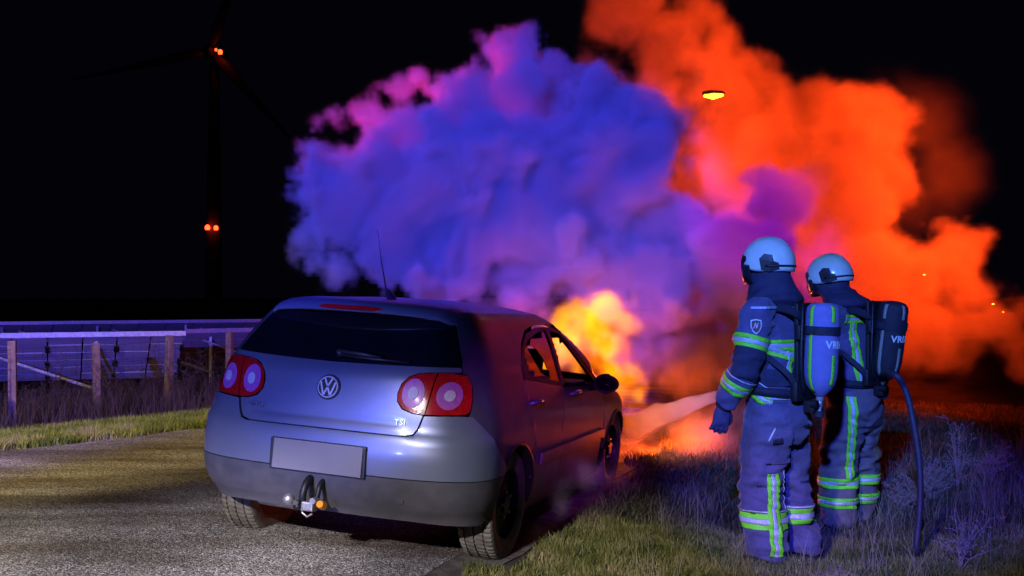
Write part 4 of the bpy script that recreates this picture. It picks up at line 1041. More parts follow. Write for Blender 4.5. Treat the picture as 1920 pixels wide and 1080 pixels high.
    def onshell(ph, th, d=0.0):
        n = Vector((sin(th) * cos(ph), sin(th) * sin(ph), cos(th)))
        p = Vector((.128 * sin(th) ** .9 * math.copysign(abs(cos(ph)) ** .92, cos(ph)), .153 * sin(th) ** .9 * math.copysign(abs(sin(ph)) ** .92, sin(ph)), .150 * cos(th) + .004)); return p + n * d
    def plate(name, pts, m, d=.011, parent=None):
        top = [onshell(R(a), R(b), d) for a, b in pts]; low = [onshell(R(a), R(b), 0) for a, b in pts]
        cen = sum(top, Vector()) / len(top) ; cc = onshell(math.atan2(cen.y, cen.x), math.acos(max(-1, min(1, (cen.z) / cen.length))), d + .002)
        V = top + low + [cc]; n = len(top); F = [(i, (i + 1) % n, 2 * n) for i in range(n)] + [(i, i + n, (i + 1) % n + n, (i + 1) % n) for i in range(n)]
        return link(name, mesh(name, V, F, False), m, parent or hp)
    for s_ in (1, -1):
        mm = (lambda a: a if s_ == 1 else 180 - a)
        plate('ear_cover', [(mm(a), b) for a, b in ((-22, 74), (-6, 70), (4, 80), (2, 104), (-14, 110), (-36, 106), (-34, 92), (-24, 88))], M['black'])
        plate('visor_hinge', [(mm(a), b) for a, b in ((40, 72), (54, 68), (58, 78), (60, 98), (46, 100), (48, 86), (40, 82))], M['black'], .013)
    V = []; F = []; n = 24
    for i in range(n + 1):
        a = R(28 + 124 * i / n)
        for zz, rr in ((.035, 1.03), (.0, 1.05), (-.06, 1.05), (-.11, .96)): V.append((.128 * rr * cos(a), .150 * rr * sin(a) + .005, zz))
    for i in range(n):
        for j in range(3): F.append((i * 4 + j, i * 4 + j + 1, i * 4 + j + 5, i * 4 + j + 4))
    vs_ = link('visor', mesh('visor', V, F), M['visor'], hp); sd = vs_.modifiers.new('t', 'SOLIDIFY'); sd.thickness = .004
    bm = bmesh.new()
    Q = [onshell(-pi / 2, R(t), .009) for t in range(20, 106, 6)]
    tube(bm, [onshell(R(-90 + a), R(100 - .0012 * a * a * .4), .008) for a in range(-84, 85, 7)], .007, 8)
    link('rim', bm_mesh('rim', bm, True), M['black'], hp)
    # breathing mask
    bm = bmesh.new(); ering(bm, [((hd.x, hd.y + .10, hd.z - .05), (.06, 0, 0), (0, 0, .055)), ((hd.x, hd.y + .135, hd.z - .06), (.045, 0, 0), (0, 0, .04)), ((hd.x, hd.y + .165, hd.z - .07), (.028, 0, 0), (0, 0, .028))], 18)
    link('mask', bm_mesh('mask', bm, True), M['black'], P)
    return P, jk, tr, J, T

def stripes(me, par, base, segs, name='reflective_band', off=.006):
    """segs along one direction: (from, to, material)"""
    for a, b, m in segs:
        yield a, b, m
def tri(a, b): w = (b - a) / 3; return [(a, a + w, 'fluor'), (a + w, b - w, 'silver'), (b - w, b, 'fluor')]

def bands(me, parent, axis, segs, extra=(), off=.005):
    for a, b, m in segs:
        band(me, between(axis, a, b) + list(extra), M[m], off + (.001 if m == 'silver' else 0), parent, 'reflective_band')

# --- the front one, back turned, left arm hanging
G1 = at(1455, 900, 6.78); G1.z = ghf(G1.x, G1.y) + .0
A1 = 47
pose1 = dict(head=(0, .05, 1.765), chest=(0, .01, 0), hrot=(R(-4), 0, R(14)),
             larm=((-.215, .0, 1.46), (-.30, .03, 1.16), (-.305, .17, .935)), rarm=((.215, .0, 1.46), (.28, .03, 1.16), (.16, .24, 1.05)),
             lleg=((-.095, 0, .82), (-.13, .03, .47), (-.155, -.03, 0)), rleg=((.095, 0, .82), (.12, -.01, .47), (.14, -.09, 0)),
             lcurl=.45, rcurl=.7, lrot=R(-60), rrot=R(60), hdir_l=Vector((-.05, .12, -1)))
P1, jk1, tr1, J1, T1 = firefighter(G1, R(A1), 1.065, pose1, 'nearer firefighter seen from behind, left arm hanging, grey blue tank on the back', 1)
# bands: upper sleeve, forearm, chest, waist, lower legs
LSv, LEv, LWv = (Vector(q) for q in pose1['larm'])
ax = (LEv - LSv).normalized(); s0 = ax.dot(LSv)
keep_arm = [(LSv + Vector((.115, 0, 0)), Vector((-1, 0, -.28)).normalized())]
bands(jk1, J1, ax, [(s0 + q[0], s0 + q[1], q[2]) for q in tri(.13, .205)], keep_arm)
ax2 = (LWv - LEv).normalized(); s1 = ax2.dot(LEv)
keep2 = [((-.185, 0, 0), (-1, 0, 0)), ((0, 0, 1.15), (0, 0, -1))]
bands(jk1, J1, ax2, [(s1 + q[0], s1 + q[1], q[2]) for q in tri(.085, .155)], keep2)
bands(jk1, J1, ax2, [(s1 + .05, s1 + .058, 'silver')], keep2)
# elbow padding
eb = LEv + Vector((0, 0, .03))
band(jk1, [(eb + ax * -.085, ax), (eb + ax * .10, -ax), (eb + Vector((.0, .045, 0)), (0, -1, 0)), ((-.19, 0, 0), (-1, 0, 0))], M['cloth_dark'], .003, J1, 'elbow_pad')
tors = [((-.20, 0, 0), (1, 0, 0)), ((.20, 0, 0), (-1, 0, 0))]
bands(jk1, J1, (0, 0, 1), tri(1.255, 1.32), tors)
bands(jk1, J1, (0, 0, 1), [(.985, 1.022, 'fluor'), (.972, .984, 'silver')], [((-.2, 0, 0), (1, 0, 0)), ((.2, 0, 0), (-1, 0, 0))], .007)
band(jk1, between((0, 0, 1), 1.05, 1.15) + tors, M['cloth_dark'], .004, J1, 'kidney_pad')
for x0 in (-.105, .065): bands(jk1, J1, (1, 0, 0), [(x0, x0 + .012, 'silver'), (x0 + .014, x0 + .034, 'fluor')], between((0, 0, 1), 1.12, 1.255) + [((0, 0, 0), (0, -1, 0))], .005)
band(jk1, [((0, 0, 1.50), (0, 0, 1)), ((0, 0, 1.514), (0, 0, -1)), ((0, 0, 0), (0, -1, 0))], M['silver'], .004, J1, 'piping')
def leg_bands(tr, T, pose, v=True):
    bands(tr, T, (0, 0, 1), tri(.225, .315), (), .006)
    bands(tr, T, (0, 0, 1), [(.320, .330, 'silver')], (), .006)
leg_bands(tr1, T1, pose1)
# the long vertical band down the left calf, facing the camera
vd = Vector((cos(R(-128)), sin(R(-128)), 0)); lf1 = Vector(pose1['lleg'][2]); sd_ = Vector((-vd.y, vd.x, 0)); cc_ = sd_.dot(lf1)
for a, b, m in tri(-.038, .038):
    band(tr1, [(sd_ * (cc_ + a + .01), sd_), (sd_ * (cc_ + b + .01), -sd_), (lf1 + vd * .02, vd), ((0, 0, .075), (0, 0, 1)), ((0, 0, .545), (0, 0, -1)), ((-.01, 0, 0), (-1, 0, 0))], M[m], .010, T1, 'reflective_band')
band(tr1, [(sd_ * (cc_ + .085), sd_), (sd_ * (cc_ + .093), -sd_), (lf1 + vd * -.01, vd), ((0, 0, .335), (0, 0, 1)), ((0, 0, .56), (0, 0, -1)), ((-.01, 0, 0), (-1, 0, 0))], M['silver'], .006, T1, 'piping')
# cargo pocket with piping, sleeve badge, glove clipped at the waist
def patch_on(me, co, no, w, h, m, parent, name, off=.006, ang=0, **k):
    no = Vector(no).normalized(); u = Vector((0, 0, 1)).cross(no).normalized(); v = no.cross(u); co = Vector(co)
    u2 = u * cos(ang) + v * sin(ang); v2 = v * cos(ang) - u * sin(ang)
    return band(me, [(co - u2 * w / 2, u2), (co + u2 * w / 2, -u2), (co - v2 * h / 2, v2), (co + v2 * h / 2, -v2), (co - no * .12, no)], m, off, parent, name, **k)
hipn = (cos(R(-140)), sin(R(-140)), 0)
patch_on(tr1, (-.15, -.10, .70), hipn, .16, .20, M['cloth'], T1, 'pocket', .009)
patch_on(tr1, (-.17, -.06, .775), hipn, .085, .009, M['silver'], T1, 'piping', .012, R(60))
patch_on(tr1, (-.155, -.09, .735), hipn, .06, .035, M['strap'], T1, 'pocket_tab', .013, R(8))
for lx in (-.155, .14): patch_on(tr1, (lx, -.12, .47), (0, -1, 0), .15, .012, M['cloth_dark'], T1, 'seam', .001)
# shield badge on the upper sleeve
def shield(me, parent, co, no):
    no = Vector(no).normalized(); u = Vector((0, 0, 1)).cross(no).normalized(); v = no.cross(u); co = Vector(co)
    def shp(k, d): return [co + u * x * k + v * y * k + no * d for x, y in ((-.03, .036), (0, .042), (.03, .036), (.03, .0), (.018, -.03), (0, -.045), (-.018, -.03), (-.03, 0))]
    for k, d, m, nm in ((1, .0, M['letters'], 'badge_border'), (.86, .004, mat('badge_red', (.12, .02, .03), .6), 'badge')):
        a = shp(k, d + .004); b = shp(k, d - .03); V = a + b; n = len(a); F = [list(range(n))] + [(i, i + n, (i + 1) % n + n, (i + 1) % n) for i in range(n)]
        link(nm, mesh(nm, V, F, False), m, parent)
    for x0, y0, x1, y1 in ((-.014, -.012, -.004, .02), (-.004, .02, .002, -.012), (.002, -.012, .012, .02)):
        p, q = co + u * x0 + v * y0 + no * .009, co + u * x1 + v * y1 + no * .009; bm = bmesh.new(); tube(bm, [p, q], .0022, 5); link('badge_mark', bm_mesh('badge_mark', bm), M['letters'], parent)
shield(jk1, J1, (-.322, -.055, 1.40), (-.80, -.60, .16))

# --- the second one, ahead of him, leaning in behind the hose
G2 = at(1600, 900, 7.8); G2.z = ghf(G2.x, G2.y)
A2 = 44
pose2 = dict(head=(-.01, .17, 1.735), chest=(0, .06, 0), hrot=(R(-12), 0, R(6)),
             larm=((-.215, .06, 1.45), (-.26, .25, 1.15), (-.10, .50, 1.02)), rarm=((.215, .06, 1.45), (.28, .12, 1.12), (.14, .36, .98)),
             lleg=((-.095, 0, .82), (-.11, .05, .47), (-.13, .04, 0)), rleg=((.095, 0, .82), (.13, .02, .47), (.17, .06, 0)),
             lcurl=1.0, rcurl=1.0, lrot=R(-60), rrot=R(60))
P2, jk2, tr2, J2, T2 = firefighter(G2, R(A2), 1.065, pose2, 'farther firefighter leaning forward with the hose, shade-darkened tank on the back', 4)
T2.data.materials[0] = mat('worn_trouser_fabric', (.17, .125, .15), .85, 0, .35, 8, .55, 70)
bands(jk2, J2, (0, 0, 1), tri(1.42, 1.475), [((-.2, 0, 0), (1, 0, 0)), ((.2, 0, 0), (-1, 0, 0))])
for x0 in (-.15, .09): bands(jk2, J2, (1, 0, 0), [(x0 + q[0], x0 + q[1], q[2]) for q in tri(0, .06)], between((0, 0, 1), 1.02, 1.42) + [((0, .05, 0), (0, -1, 0))])
bands(tr2, T2, (0, 0, 1), tri(.305, .375), (), .006); bands(tr2, T2, (0, 0, 1), tri(.175, .245), (), .006)
vd = Vector((cos(R(-126)), sin(R(-126)), 0)); sd_ = Vector((-vd.y, vd.x, 0)); lk2 = Vector(pose2['lleg'][1]); cc_ = sd_.dot(lk2)
for a, b, m in tri(-.03, .03):
    band(tr2, [(sd_ * (cc_ + a + .02), sd_), (sd_ * (cc_ + b + .02), -sd_), (lk2 + vd * .01, vd), ((0, 0, .378), (0, 0, 1)), ((0, 0, .93), (0, 0, -1)), ((.03, 0, 0), (-1, 0, 0))], M[m], .009, T2, 'reflective_band')
patch_on(tr2, (.16, -.05, .62), (.3, -1, 0), .17, .28, mat('ochre_knee_patch', (.22, .15, .08), .85, 0, .2, 30), T2, 'leg_patch', .004)

# ------------------------------------------------------------------ breathing apparatus
def apparatus(person, pose, rz, mt, mstripe, tank_c, tilt, word, label, stripe_a, word_a, jk):
    E = empty('breathing_apparatus', person.location, rz, label=label, cat='air tank', group='air tanks on the firefighters\' backs'); E.scale = person.scale
    tk = empty('air_tank'); tk.parent = E; tk.location = tank_c; tk.rotation_euler = tilt
    r = .096; z0, z1 = -.27, .27
    prof = [(.02, z0 - .005), (.035, z0 + .01), (.06, z0 + .035), (.082, z0 + .07), (.093, z0 + .115), (r, z0 + .16), (r, z1 - .06), (.090, z1 - .028), (.072, z1 - .008), (.04, z1)]
    bm = bmesh.new(); lathe(bm, prof, 40); link('tank_cover', bm_mesh('tank_cover', bm, True, 50), mt, tk)
    def rad_at(z):
        zs = [p[1] for p in prof]; return float(np.interp(z, zs, [p[0] for p in prof]))
    def stripe(a, za, zb, w=.022):
        n = 24; V = []; F = []
        for i in range(n + 1):
            z = za + (zb - za) * i / n; q = rad_at(z)
            for k_ in (-1, -.33, .33, 1):
                an = R(a - 90) + k_ * w / 2 / max(q, .05); V.append(((q + .0025) * cos(an), (q + .0025) * sin(an), z))
        for i in range(n):
            for j in range(3): F.append((i * 4 + j, i * 4 + j + 1, i * 4 + j + 5, i * 4 + j + 4))
        o = link('reflective_stripe', mesh('reflective_stripe', V, F), mstripe, tk); s_ = o.modifiers.new('t', 'SOLIDIFY'); s_.thickness = .002; s_.offset = 1
    for a, za, zb in stripe_a: stripe(a, za, zb)
    text('lettering', word, .062, M['letters'], tk, Matrix.Identity(4), h=.001, warp=lambda c: Vector(((r + .002 + c.z) * sin(c.x / r + R(word_a)), -(r + .002 + c.z) * cos(c.x / r + R(word_a)), c.y + .03)))
    # strap round the tank
    bm = bmesh.new(); n = 40
    for (q, za, zb) in ((r + .006, .085, .135),):
        R0 = [[bm.verts.new((rr * cos(2 * pi * j / n), rr * sin(2 * pi * j / n), z)) for j in range(n)] for rr, z in ((q - .008, za), (q, za), (q + .001, (za + zb) / 2), (q, zb), (q - .008, zb))]
        for a, b in zip(R0, R0[1:]):
            for j in range(n): bm.faces.new((a[j], a[(j + 1) % n], b[(j + 1) % n], b[j]))
    bx(bm, (-r * .9, .02, .11), (.05, .05, .045), bev=.006)
    link('tank_strap', bm_mesh('tank_strap', bm, True, 40), M['strap'], tk)
    bm = bmesh.new(); lathe(bm, [(.016, z0 - .05), (.018, z0 - .035), (.016, z0 - .03), (.022, z0 - .02), (.024, z0 + .005)], 16); bx(bm, (-.02, 0, z0 - .05), (.07, .022, .022), bev=.004)
    lathe(bm, [(.012, z0 - .09), (.013, z0 - .05)], 12)
    link('valve', bm_mesh('valve', bm, True, 35), M['chrome'], tk)
    bm = bmesh.new(); lathe(bm, [(.020, z0 - .125), (.030, z0 - .12), (.032, z0 - .095), (.022, z0 - .085)], 14)
    link('valve_knob', bm_mesh('valve_knob', bm, True, 35), M['strap'], tk)
    # back plate between tank and back, waist belt, shoulder straps
    c = Vector(tank_c)
    bm = bmesh.new(); bx(bm, (c.x, c.y + .11, c.z + .02), (.20, .03, .50), bev=.012); bx(bm, (c.x, c.y + .10, c.z - .24), (.30, .05, .12), bev=.02); bx(bm, (c.x, c.y + .085, c.z + .10), (.26, .04, .09), bev=.015)
    link('back_plate', bm_mesh('back_plate', bm, True, 45), M['black'], E)
    bm = bmesh.new()
    for s_ in (-1, 1): tube(bm, spline([(c.x + s_ * .08, c.y + .07, c.z - .26), (c.x + s_ * .13, c.y + .06, c.z - .1), (c.x + s_ * .12, c.y + .06, c.z + .12), (c.x + s_ * .07, c.y + .08, c.z + .27)], 14), .009, 8)
    link('pressure_hose', bm_mesh('pressure_hose', bm, True), M['black'], E)
    bm = bmesh.new(); bx(bm, (c.x - .02, c.y + .05, c.z - .33), (.10, .07, .07), bev=.015); tube(bm, [(c.x - .07, c.y + .03, c.z - .31), (c.x - .07, c.y - .01, c.z - .31)], .022, 14)
    link('pressure_reducer', bm_mesh('pressure_reducer', bm, True, 40), M['black'], E)
    for s_ in (-1, 1):
        for nm, pts, w in (('shoulder_strap', [(s_ * .06, c.y + .10, c.z + .18), (s_ * .10, c.y + .10, 1.47), (s_ * .125, c.y + .20, 1.505), (s_ * .135, c.y + .31, 1.46), (s_ * .14, c.y + .39, 1.36), (s_ * .15, c.y + .39, 1.2)], .055),
                           ('side_strap', [(s_ * .10, c.y + .09, c.z - .26), (s_ * .165, c.y + .12, 1.12), (s_ * .20, c.y + .22, 1.21), (s_ * .185, c.y + .33, 1.26)], .032)):
            Q = [Vector(q) for q in spline(pts, 16)]; V = []; F = []
            for i, q in enumerate(Q):
                t = (Q[min(i + 1, 15)] - Q[max(i - 1, 0)]).normalized(); ctr = Vector((0, c.y + .26, q.z - (.12 if nm == 'shoulder_strap' else 0)))
                nn = (q - ctr); nn = (nn - t * nn.dot(t)).normalized(); sd2 = t.cross(nn)
                for a, b in ((-1, -.004), (1, -.004), (1, .008), (-1, .008)): V.append(q + sd2 * a * w / 2 + nn * b)
            for i in range(15):
                for j in range(4): F.append((i * 4 + j, i * 4 + (j + 1) % 4, (i + 1) * 4 + (j + 1) % 4, (i + 1) * 4 + j))
            F += [[3, 2, 1, 0], [60, 61, 62, 63]]
            link(nm, mesh(nm, V, F, True, 50), M['strap'], E)
    V = []; F = []; n = 48
    for i in range(n):
        a = 2 * pi * i / n; x, y = .222 * cos(a), .182 * sin(a) + pose['chest'][1] * .25
        for z in (1.00, 1.05): V.append((x, y, z + .02 * sin(a)))
    for i in range(n): F.append((2 * i, (2 * i + 2) % (2 * n), (2 * i + 3) % (2 * n), 2 * i + 1))
    o = link('waist_belt', mesh('waist_belt', V, F), M['strap'], E); s_ = o.modifiers.new('t', 'SOLIDIFY'); s_.thickness = .006; s_.offset = 1
    return E
apparatus(P1, pose1, R(A1), M['tank'], M['fluor'], (0, -.295, 1.265), (R(2), R(1), 0), 'VRD', 'grey blue air tank with green stripes on the nearer firefighter', [(-103, -.245, .255), (-26, .16, .255), (-20, -.20, -.03), (60, -.245, .255), (120, .1, .25)], -12, jk1)
M['stripe_dark'] = mat('shaded_tank_stripe', (.30, .32, .24), .6, 0, .2, 60)  # stripe colour darkened for the same shade as the farther tank
apparatus(P2, pose2, R(A2), M['tank_dark'], M['stripe_dark'], (0, -.265, 1.30), (R(9), R(-3), 0), 'VRD', 'air tank and stripes darkened for shade on the farther firefighter', [(-95, -.245, .08), (-95, .16, .255), (-20, .16, .255), (-20, -.22, -.03), (60, -.245, .255)], -22, jk2)

# ------------------------------------------------------------------ hose, nozzle and water jet
hz = empty('fire_hose', G2, 0, label='dark fire hose looping from the farther firefighter down into the grass', cat='hose')
Mi = Matrix.Translation(G2) @ Matrix.Rotation(R(A2), 4, 'Z') @ Matrix.Scale(1.065, 4)
def loc2(x, y, z): return Mi @ Vector((x, y, z)) - G2
pn = loc2(.0, .60, 1.00)
hp_ = [pn, loc2(.08, .42, .99), loc2(.19, .22, .99), loc2(.26, 0, 1.02)] + [at(*q) - G2 for q in ((1672, 700, 7.15), (1697, 730, 7.1), (1712, 790, 7.05), (1724, 870, 7.0), (1725, 950, 6.95))]
e_ = at(1718, 1010, 6.9); e_.z = ghf(e_.x, e_.y) + .03; e2 = e_ + Vector((.25, .5, 0)); e2.z = ghf(e2.x, e2.y) + .02; e3 = e_ + Vector((1.0, 1.1, 0)); e3.z = ghf(e3.x, e3.y) + .02
hp_ += [e_ - G2, e2 - G2, e3 - G2]
bm = bmesh.new(); tube(bm, spline(hp_, 70), .021, 12); link('hose_line', bm_mesh('hose_line', bm, True), M['hose'], hz)
bm = bmesh.new(); d_ = (at(1190, 795, 9.6) - (G2 + pn)).normalized()
tube(bm, [pn - d_ * .12, pn - d_ * .02, pn + d_ * .05, pn + d_ * .06, pn + d_ * .16, pn + d_ * .18], [.026, .03, .03, .038, .042, .034], 18); tube(bm, [pn - d_ * .06, pn - d_ * .06 - Vector((0, 0, .12))], [.016, .014], 10)
link('nozzle', bm_mesh('nozzle', bm, True, 40), M['black'], hz)
# the jet: a spreading cone of spray
def jet():
    a = G2 + pn + d_ * .2; b = at(1185, 800, 9.6); V = []; F = []; n = 20; u, v = frame(d_); m_ = 14
    for i in range(m_):
        t = i / (m_ - 1); c = a.lerp(b, t) + Vector((0, 0, .10 * t * (1 - t))); r = .02 + .095 * t
        for j in range(n):
            an = 2 * pi * j / n; V.append(c + (u * cos(an) + v * sin(an)) * r * (1 + .4 * noise.noise(Vector((t * 9, cos(an), sin(an))))))
    for i in range(m_ - 1):
        for j in range(n): F.append((i * n + j, i * n + (j + 1) % n, (i + 1) * n + (j + 1) % n, (i + 1) * n + j))
    F.append(list(range(n))[::-1]); F.append([(m_ - 1) * n + j for j in range(n)])
    m = bpy.data.materials.new('water_spray'); m.use_nodes = True; nt = m.node_tree; nt.nodes.remove(nt.nodes['Principled BSDF'])
    vv = nt.nodes.new('ShaderNodeVolumePrincipled'); vv.inputs['Color'].default_value = (.97, .97, .97, 1)
    tc = nt.nodes.new('ShaderNodeTexCoord'); nz = nt.nodes.new('ShaderNodeTexNoise'); nz.inputs['Scale'].default_value = 6; nz.inputs['Detail'].default_value = 3; nt.links.new(tc.outputs['Object'], nz.inputs['Vector'])
    mr = nt.nodes.new('ShaderNodeMapRange'); mr.inputs['From Min'].default_value = .3; mr.inputs['From Max'].default_value = .7; mr.inputs['To Min'].default_value = 1.5; mr.inputs['To Max'].default_value = 9
    nt.links.new(nz.outputs['Fac'], mr.inputs['Value']); nt.links.new(mr.outputs[0], vv.inputs['Density']); nt.links.new(vv.outputs[0], nt.nodes['Material Output'].inputs['Volume'])
    return link('water_jet', mesh('water_jet', V, F), m, label='pale jet of water sprayed at the front of the burning car', cat='water jet', kind='stuff')
jet()

# ------------------------------------------------------------------ wire fence and solar tables on the left
def gpt(px, py, d): q = at(px, py, d); q.z = ghf(q.x, q.y); return q
FP = [gpt(-95, 0, 10.7), gpt(28, 0, 11.8), gpt(185, 0, 12.9), gpt(317, 0, 14.0), gpt(432, 0, 15.1), gpt(535, 0, 16.3)]
fe = empty('wire_fence', FP[1], 0, label='wire mesh fence on wooden posts behind the left grass strip', cat='fence')
for i, q in enumerate(FP):
    bm = bmesh.new(); h = .93 + .04 * sin(i * 2.2); bx(bm, Vector((0, 0, h / 2 - .06)), (.085, .085, h + .12), Matrix.Rotation(.3 * i, 3, 'Z'), bev=.012)
    o = link('post', bm_mesh('post', bm), M['wood'], fe); o.location = q - FP[1]; o.rotation_euler = (.02 * sin(i), .025 * cos(i * 2), 0)
bm = bmesh.new()
for a, b in zip(FP, FP[1:]):
    a0, b0 = a - FP[1], b - FP[1]
    for z in (.05, .17, .29, .41, .53, .65, .77, .87): tube(bm, [a0 + Vector((0, -.05, z)), (a0 + b0) / 2 + Vector((0, -.05, z - .01)), b0 + Vector((0, -.05, z))], .002, 3, False)
    n = int((b - a).length / .15)
    for i in range(n): q = a0.lerp(b0, i / n); tube(bm, [q + Vector((0, -.05, .02)), q + Vector((.004, -.05, .87))], .0015, 3, False)
link('wire_mesh', bm_mesh('wire_mesh', bm), M['rim'], fe)
def solar_table(A, B, zh, zl, dep, cols, rows, label):
    """tilted rack seen from behind: high edge from A to B, falling away by dep metres"""
    o = Vector((A.x, A.y, 0)); t = empty('solar_table', o, 0, label=label, cat='solar panels', group='solar tables beyond the fence')
    e = Vector((B.x - A.x, B.y - A.y, 0)); L_ = e.length; e.normalize(); n = Vector((-e.y, e.x, 0))
    if n.y < 0: n = -n
    sl = (n * dep + Vector((0, 0, zl - zh))); S_ = sl.length; sl.normalize(); nn = e.cross(sl).normalized()
    rot = Matrix((e, sl, nn)).transposed()
    pw, ph = L_ / cols, S_ / rows
    bm = bmesh.new(); bx(bm, (0, 0, 0), (pw - .02, ph - .02, .035), bev=.004); pm = bm_mesh('panel', bm); pm.materials.append(M['pvback'])
    bm = bmesh.new(); bx(bm, (0, 0, -.03), (.05, ph * .7, .03)); cm = bm_mesh('cable_box', bm); cm.materials.append(M['black'])
    for i in range(cols):
        for j in range(rows):
            c = e * (pw * (i + .5)) + sl * (ph * (j + .5)) + Vector((0, 0, zh))
            p = bpy.data.objects.new('panel', pm); COL.objects.link(p); p.parent = t; p.location = c + nn * rnd.uniform(-.006, .006); p.rotation_euler = (rot @ Matrix.Rotation(rnd.uniform(-.006, .006), 3, 'X')).to_euler()
            if (i * 3 + j) % 2 == 0 and i % 2 == 1:
                q = bpy.data.objects.new('junction_box', cm); COL.objects.link(q); q.parent = p; q.location = (pw * .48, 0, .03 if nn.z < 0 else -.0)
    bm = bmesh.new(); bx(bm, e * (L_ / 2) + Vector((0, 0, zh + .02)) - n * .02, (L_ + .04, .03, .07), Matrix((e, n, Vector((0, 0, 1)))).transposed(), bev=.004); link('edge_rail', bm_mesh('edge_rail', bm), M['galv'], t)
    k = max(2, int(L_ / 2.0) + 1)
    for i in range(k):
        p = e * (L_ * (i + .35) / k) + n * .12; gz = ghf(p.x + o.x, p.y + o.y)
        bm = bmesh.new(); bx(bm, p + Vector((0, 0, (zh + gz - .1) / 2)), (.045, .045, zh - .02 - gz + .1)); link('support_post', bm_mesh('support_post', bm), M['galv'], t)
        q = p + e * -1.55 - n * .1; bm = bmesh.new(); tube(bm, [Vector((q.x, q.y, zh - .14)), Vector((p.x, p.y, gz + .18))], .022, 8); link('brace', bm_mesh('brace', bm), M['galv'], t)
    return t
solar_table(at(-190, 0, 13.6), at(347, 0, 15.0), 0.98, .33, 1.0, 8, 6, 'nearest solar panel table seen from behind, with a bright slanted brace')
solar_table(at(352, 0, 17.6), at(620, 0, 19.4), 0.93, .22, 1.1, 4, 6, 'solar panel table half hidden behind the car\'s left rear corner')
solar_table(at(-260, 0, 20.5), at(600, 0, 25.0), .96, .55, .9, 16, 2, 'farther solar panel row showing only its top strip above the others')
# scrub along the fence
for i, (px, d, h, n_) in enumerate([(60, 11.9, .55, 22), (110, 12.2, .8, 26), (165, 12.5, .5, 20), (225, 12.8, .75, 28), (275, 13.2, .6, 26), (300, 13.6, .95, 16), (355, 13.9, .7, 30), (395, 14.4, .8, 26)]):
    q = gpt(px, 0, d)
    lb = ['low brown scrub by the leftmost fence post', 'tall bare scrub right of the leftmost fence post', 'low scrub left of the second fence post', 'bare twiggy scrub right of the second fence post',
          'brown bush under the bright slanted brace', 'single tall bare sapling at the end of the near solar table', 'reddish bush under the end of the near solar table', 'dense bare bush beside the car\'s left tail light'][i]
    o = weed(q, h, n_, .35 if i != 5 else .12, lb, M['twig'], None); o.name = 'shrub'; o.data.name = 'shrub'; o['category'] = 'shrub'; o.location = q

M['tower'] = mat('grey_tower_coat', (.06, .06, .065), .6, 0, .1, 3)
# ------------------------------------------------------------------ wind turbine far off, only its warning lights show
def emis(name, col, st):
    m = bpy.data.materials.new(name); m.use_nodes = True; b = m.node_tree.nodes['Principled BSDF']; b.inputs['Base Color'].default_value = (*col, 1)
    b.inputs['Emission Color'].default_value = (*col, 1); b.inputs['Emission Strength'].default_value = st; return m
TD = 260; hub = at(402, 100, TD); base = Vector((hub.x, hub.y, 0))
wt = empty('wind_turbine', base, 0, label='dark wind turbine far off on the left with red warning lights', cat='wind turbine')
bm = bmesh.new(); tube(bm, [(0, 0, -2), (0, 0, 30), (0, 0, hub.z - 1)], [2.1, 1.7, 1.1], 20); link('tower', bm_mesh('tower', bm, True, 40), M['tower'], wt)
bm = bmesh.new(); bx(bm, (0, 2, hub.z), (3.2, 9, 3.2), bev=.6); link('nacelle', bm_mesh('nacelle', bm, True, 40), M['tower'], wt)
bm = bmesh.new(); lathe(bm, [(1.5, 0), (1.4, 1.2), (.7, 2.2), (.05, 2.6)], 20, Matrix.Translation((0, -2.4, hub.z)) @ Matrix.Rotation(R(90), 4, 'X')); link('hub', bm_mesh('hub', bm, True, 40), M['tower'], wt)
for a in (72, 192, 312):
    bm = bmesh.new(); d = Vector((cos(R(a)), 0, sin(R(a)))); c = Vector((0, -3.2, hub.z)); u = d.cross(Vector((0, 1, 0)))
    ering(bm, [(c + d * 1, u * .6, (0, .5, 0)), (c + d * 5, u * 1.4, (0, .35, 0)), (c + d * 16, u * .9, (0, .2, 0)), (c + d * 34, u * .15, (0, .05, 0))], 12); link('blade', bm_mesh('blade', bm, True), M['tower'], wt)
mr_ = emis('red_warning_lamp', (1, .05, .012), 7)
for (px, py, r) in ((413, 97, .55), (405, 93, .32), (389, 426, .62), (405, 427, .55)):
    q = at(px, py, TD - (6 if py < 200 else 3)) - base; bm = bmesh.new(); lathe(bm, [(r * .8, -r), (r, -r * .2), (r * .8, r * .6), (r * .2, r)], 14, Matrix.Translation(q)); link('warning_light', bm_mesh('warning_light', bm, True), mr_, wt)
lamp('warning_light_glow', 'POINT', at(410, 86, TD - 9), None, (1, .02, .03), 8, .5)
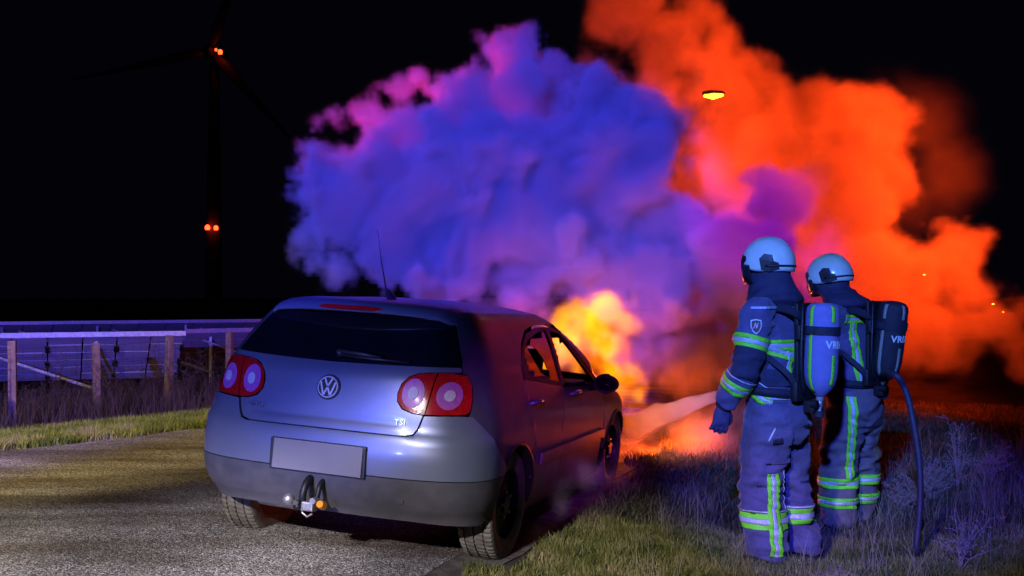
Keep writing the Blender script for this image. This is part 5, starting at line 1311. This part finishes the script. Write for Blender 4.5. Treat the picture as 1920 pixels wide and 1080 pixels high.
# ------------------------------------------------------------------ street lamp at the edge of the smoke, far lights
hd_ = at(1338, 180, 13.5)
pk = 17.2 / 13.5
sl = empty('street_lamp', Vector((hd_.x * pk, hd_.y * pk, ghf(hd_.x * pk, hd_.y * pk))), 0, label='lit yellow street lamp shining at the edge of the smoke', cat='street lamp')
top = hd_ - sl.location; pz = CAM_Z + (hd_.z + .02 - CAM_Z) * pk - sl.location.z
bm = bmesh.new(); tube(bm, [(0, 0, -.1), (0, 0, 2), (0, 0, pz)], [.055, .05, .04], 14); link('pole', bm_mesh('pole', bm, True), M['trim'], sl)
bm = bmesh.new(); tube(bm, [(0, 0, pz), (top.x * .5, top.y * .5, (pz + top.z + .02) / 2), (top.x, top.y, top.z + .02)], .016, 10); link('arm', bm_mesh('arm', bm, True), M['trim'], sl)
bm = bmesh.new(); ering(bm, [(Vector((top.x - .14, top.y, top.z + .035)), (0, .04, 0), (0, 0, .02)), (Vector((top.x - .06, top.y, top.z + .04)), (0, .08, 0), (0, 0, .03)), (Vector((top.x + .1, top.y, top.z + .04)), (0, .07, 0), (0, 0, .022)), (Vector((top.x + .14, top.y, top.z + .035)), (0, .03, 0), (0, 0, .01))], 16)
link('lamp_housing', bm_mesh('lamp_housing', bm, True, 40), M['black'], sl)
bm = bmesh.new(); ering(bm, [(Vector((top.x - .12, top.y, top.z - .0)), (0, .03, 0), (0, 0, .012)), (Vector((top.x, top.y, top.z - .005)), (0, .08, 0), (0, 0, .035)), (Vector((top.x + .12, top.y, top.z + .01)), (0, .03, 0), (0, 0, .012))], 16)
link('lamp_glass', bm_mesh('lamp_glass', bm, True), emis('sodium_lamp', (1, .50, .01), 14), sl)
em = emis('far_light', (1, .22, .02), 8)  # distant lights, set in front of the smoke so they stay visible
for (px, py, d, r, lb) in [(1733, 515, 12.5, .014, 'glowing ember drifting right of the farther firefighter\'s helmet'), (1862, 570, 12.6, .014, 'distant light brought forward near the right edge of the picture'), (1881, 585, 12.8, .009, 'tiny distant light just below the one near the right edge')]:
    bm = bmesh.new(); lathe(bm, [(r * .5, -r * .6), (r * 1.4, 0), (r * .4, r * .5)], 8); o = link('far_light', bm_mesh('far_light', bm, True), em, label=lb, cat='far_light'); o.location = at(px, py, d)
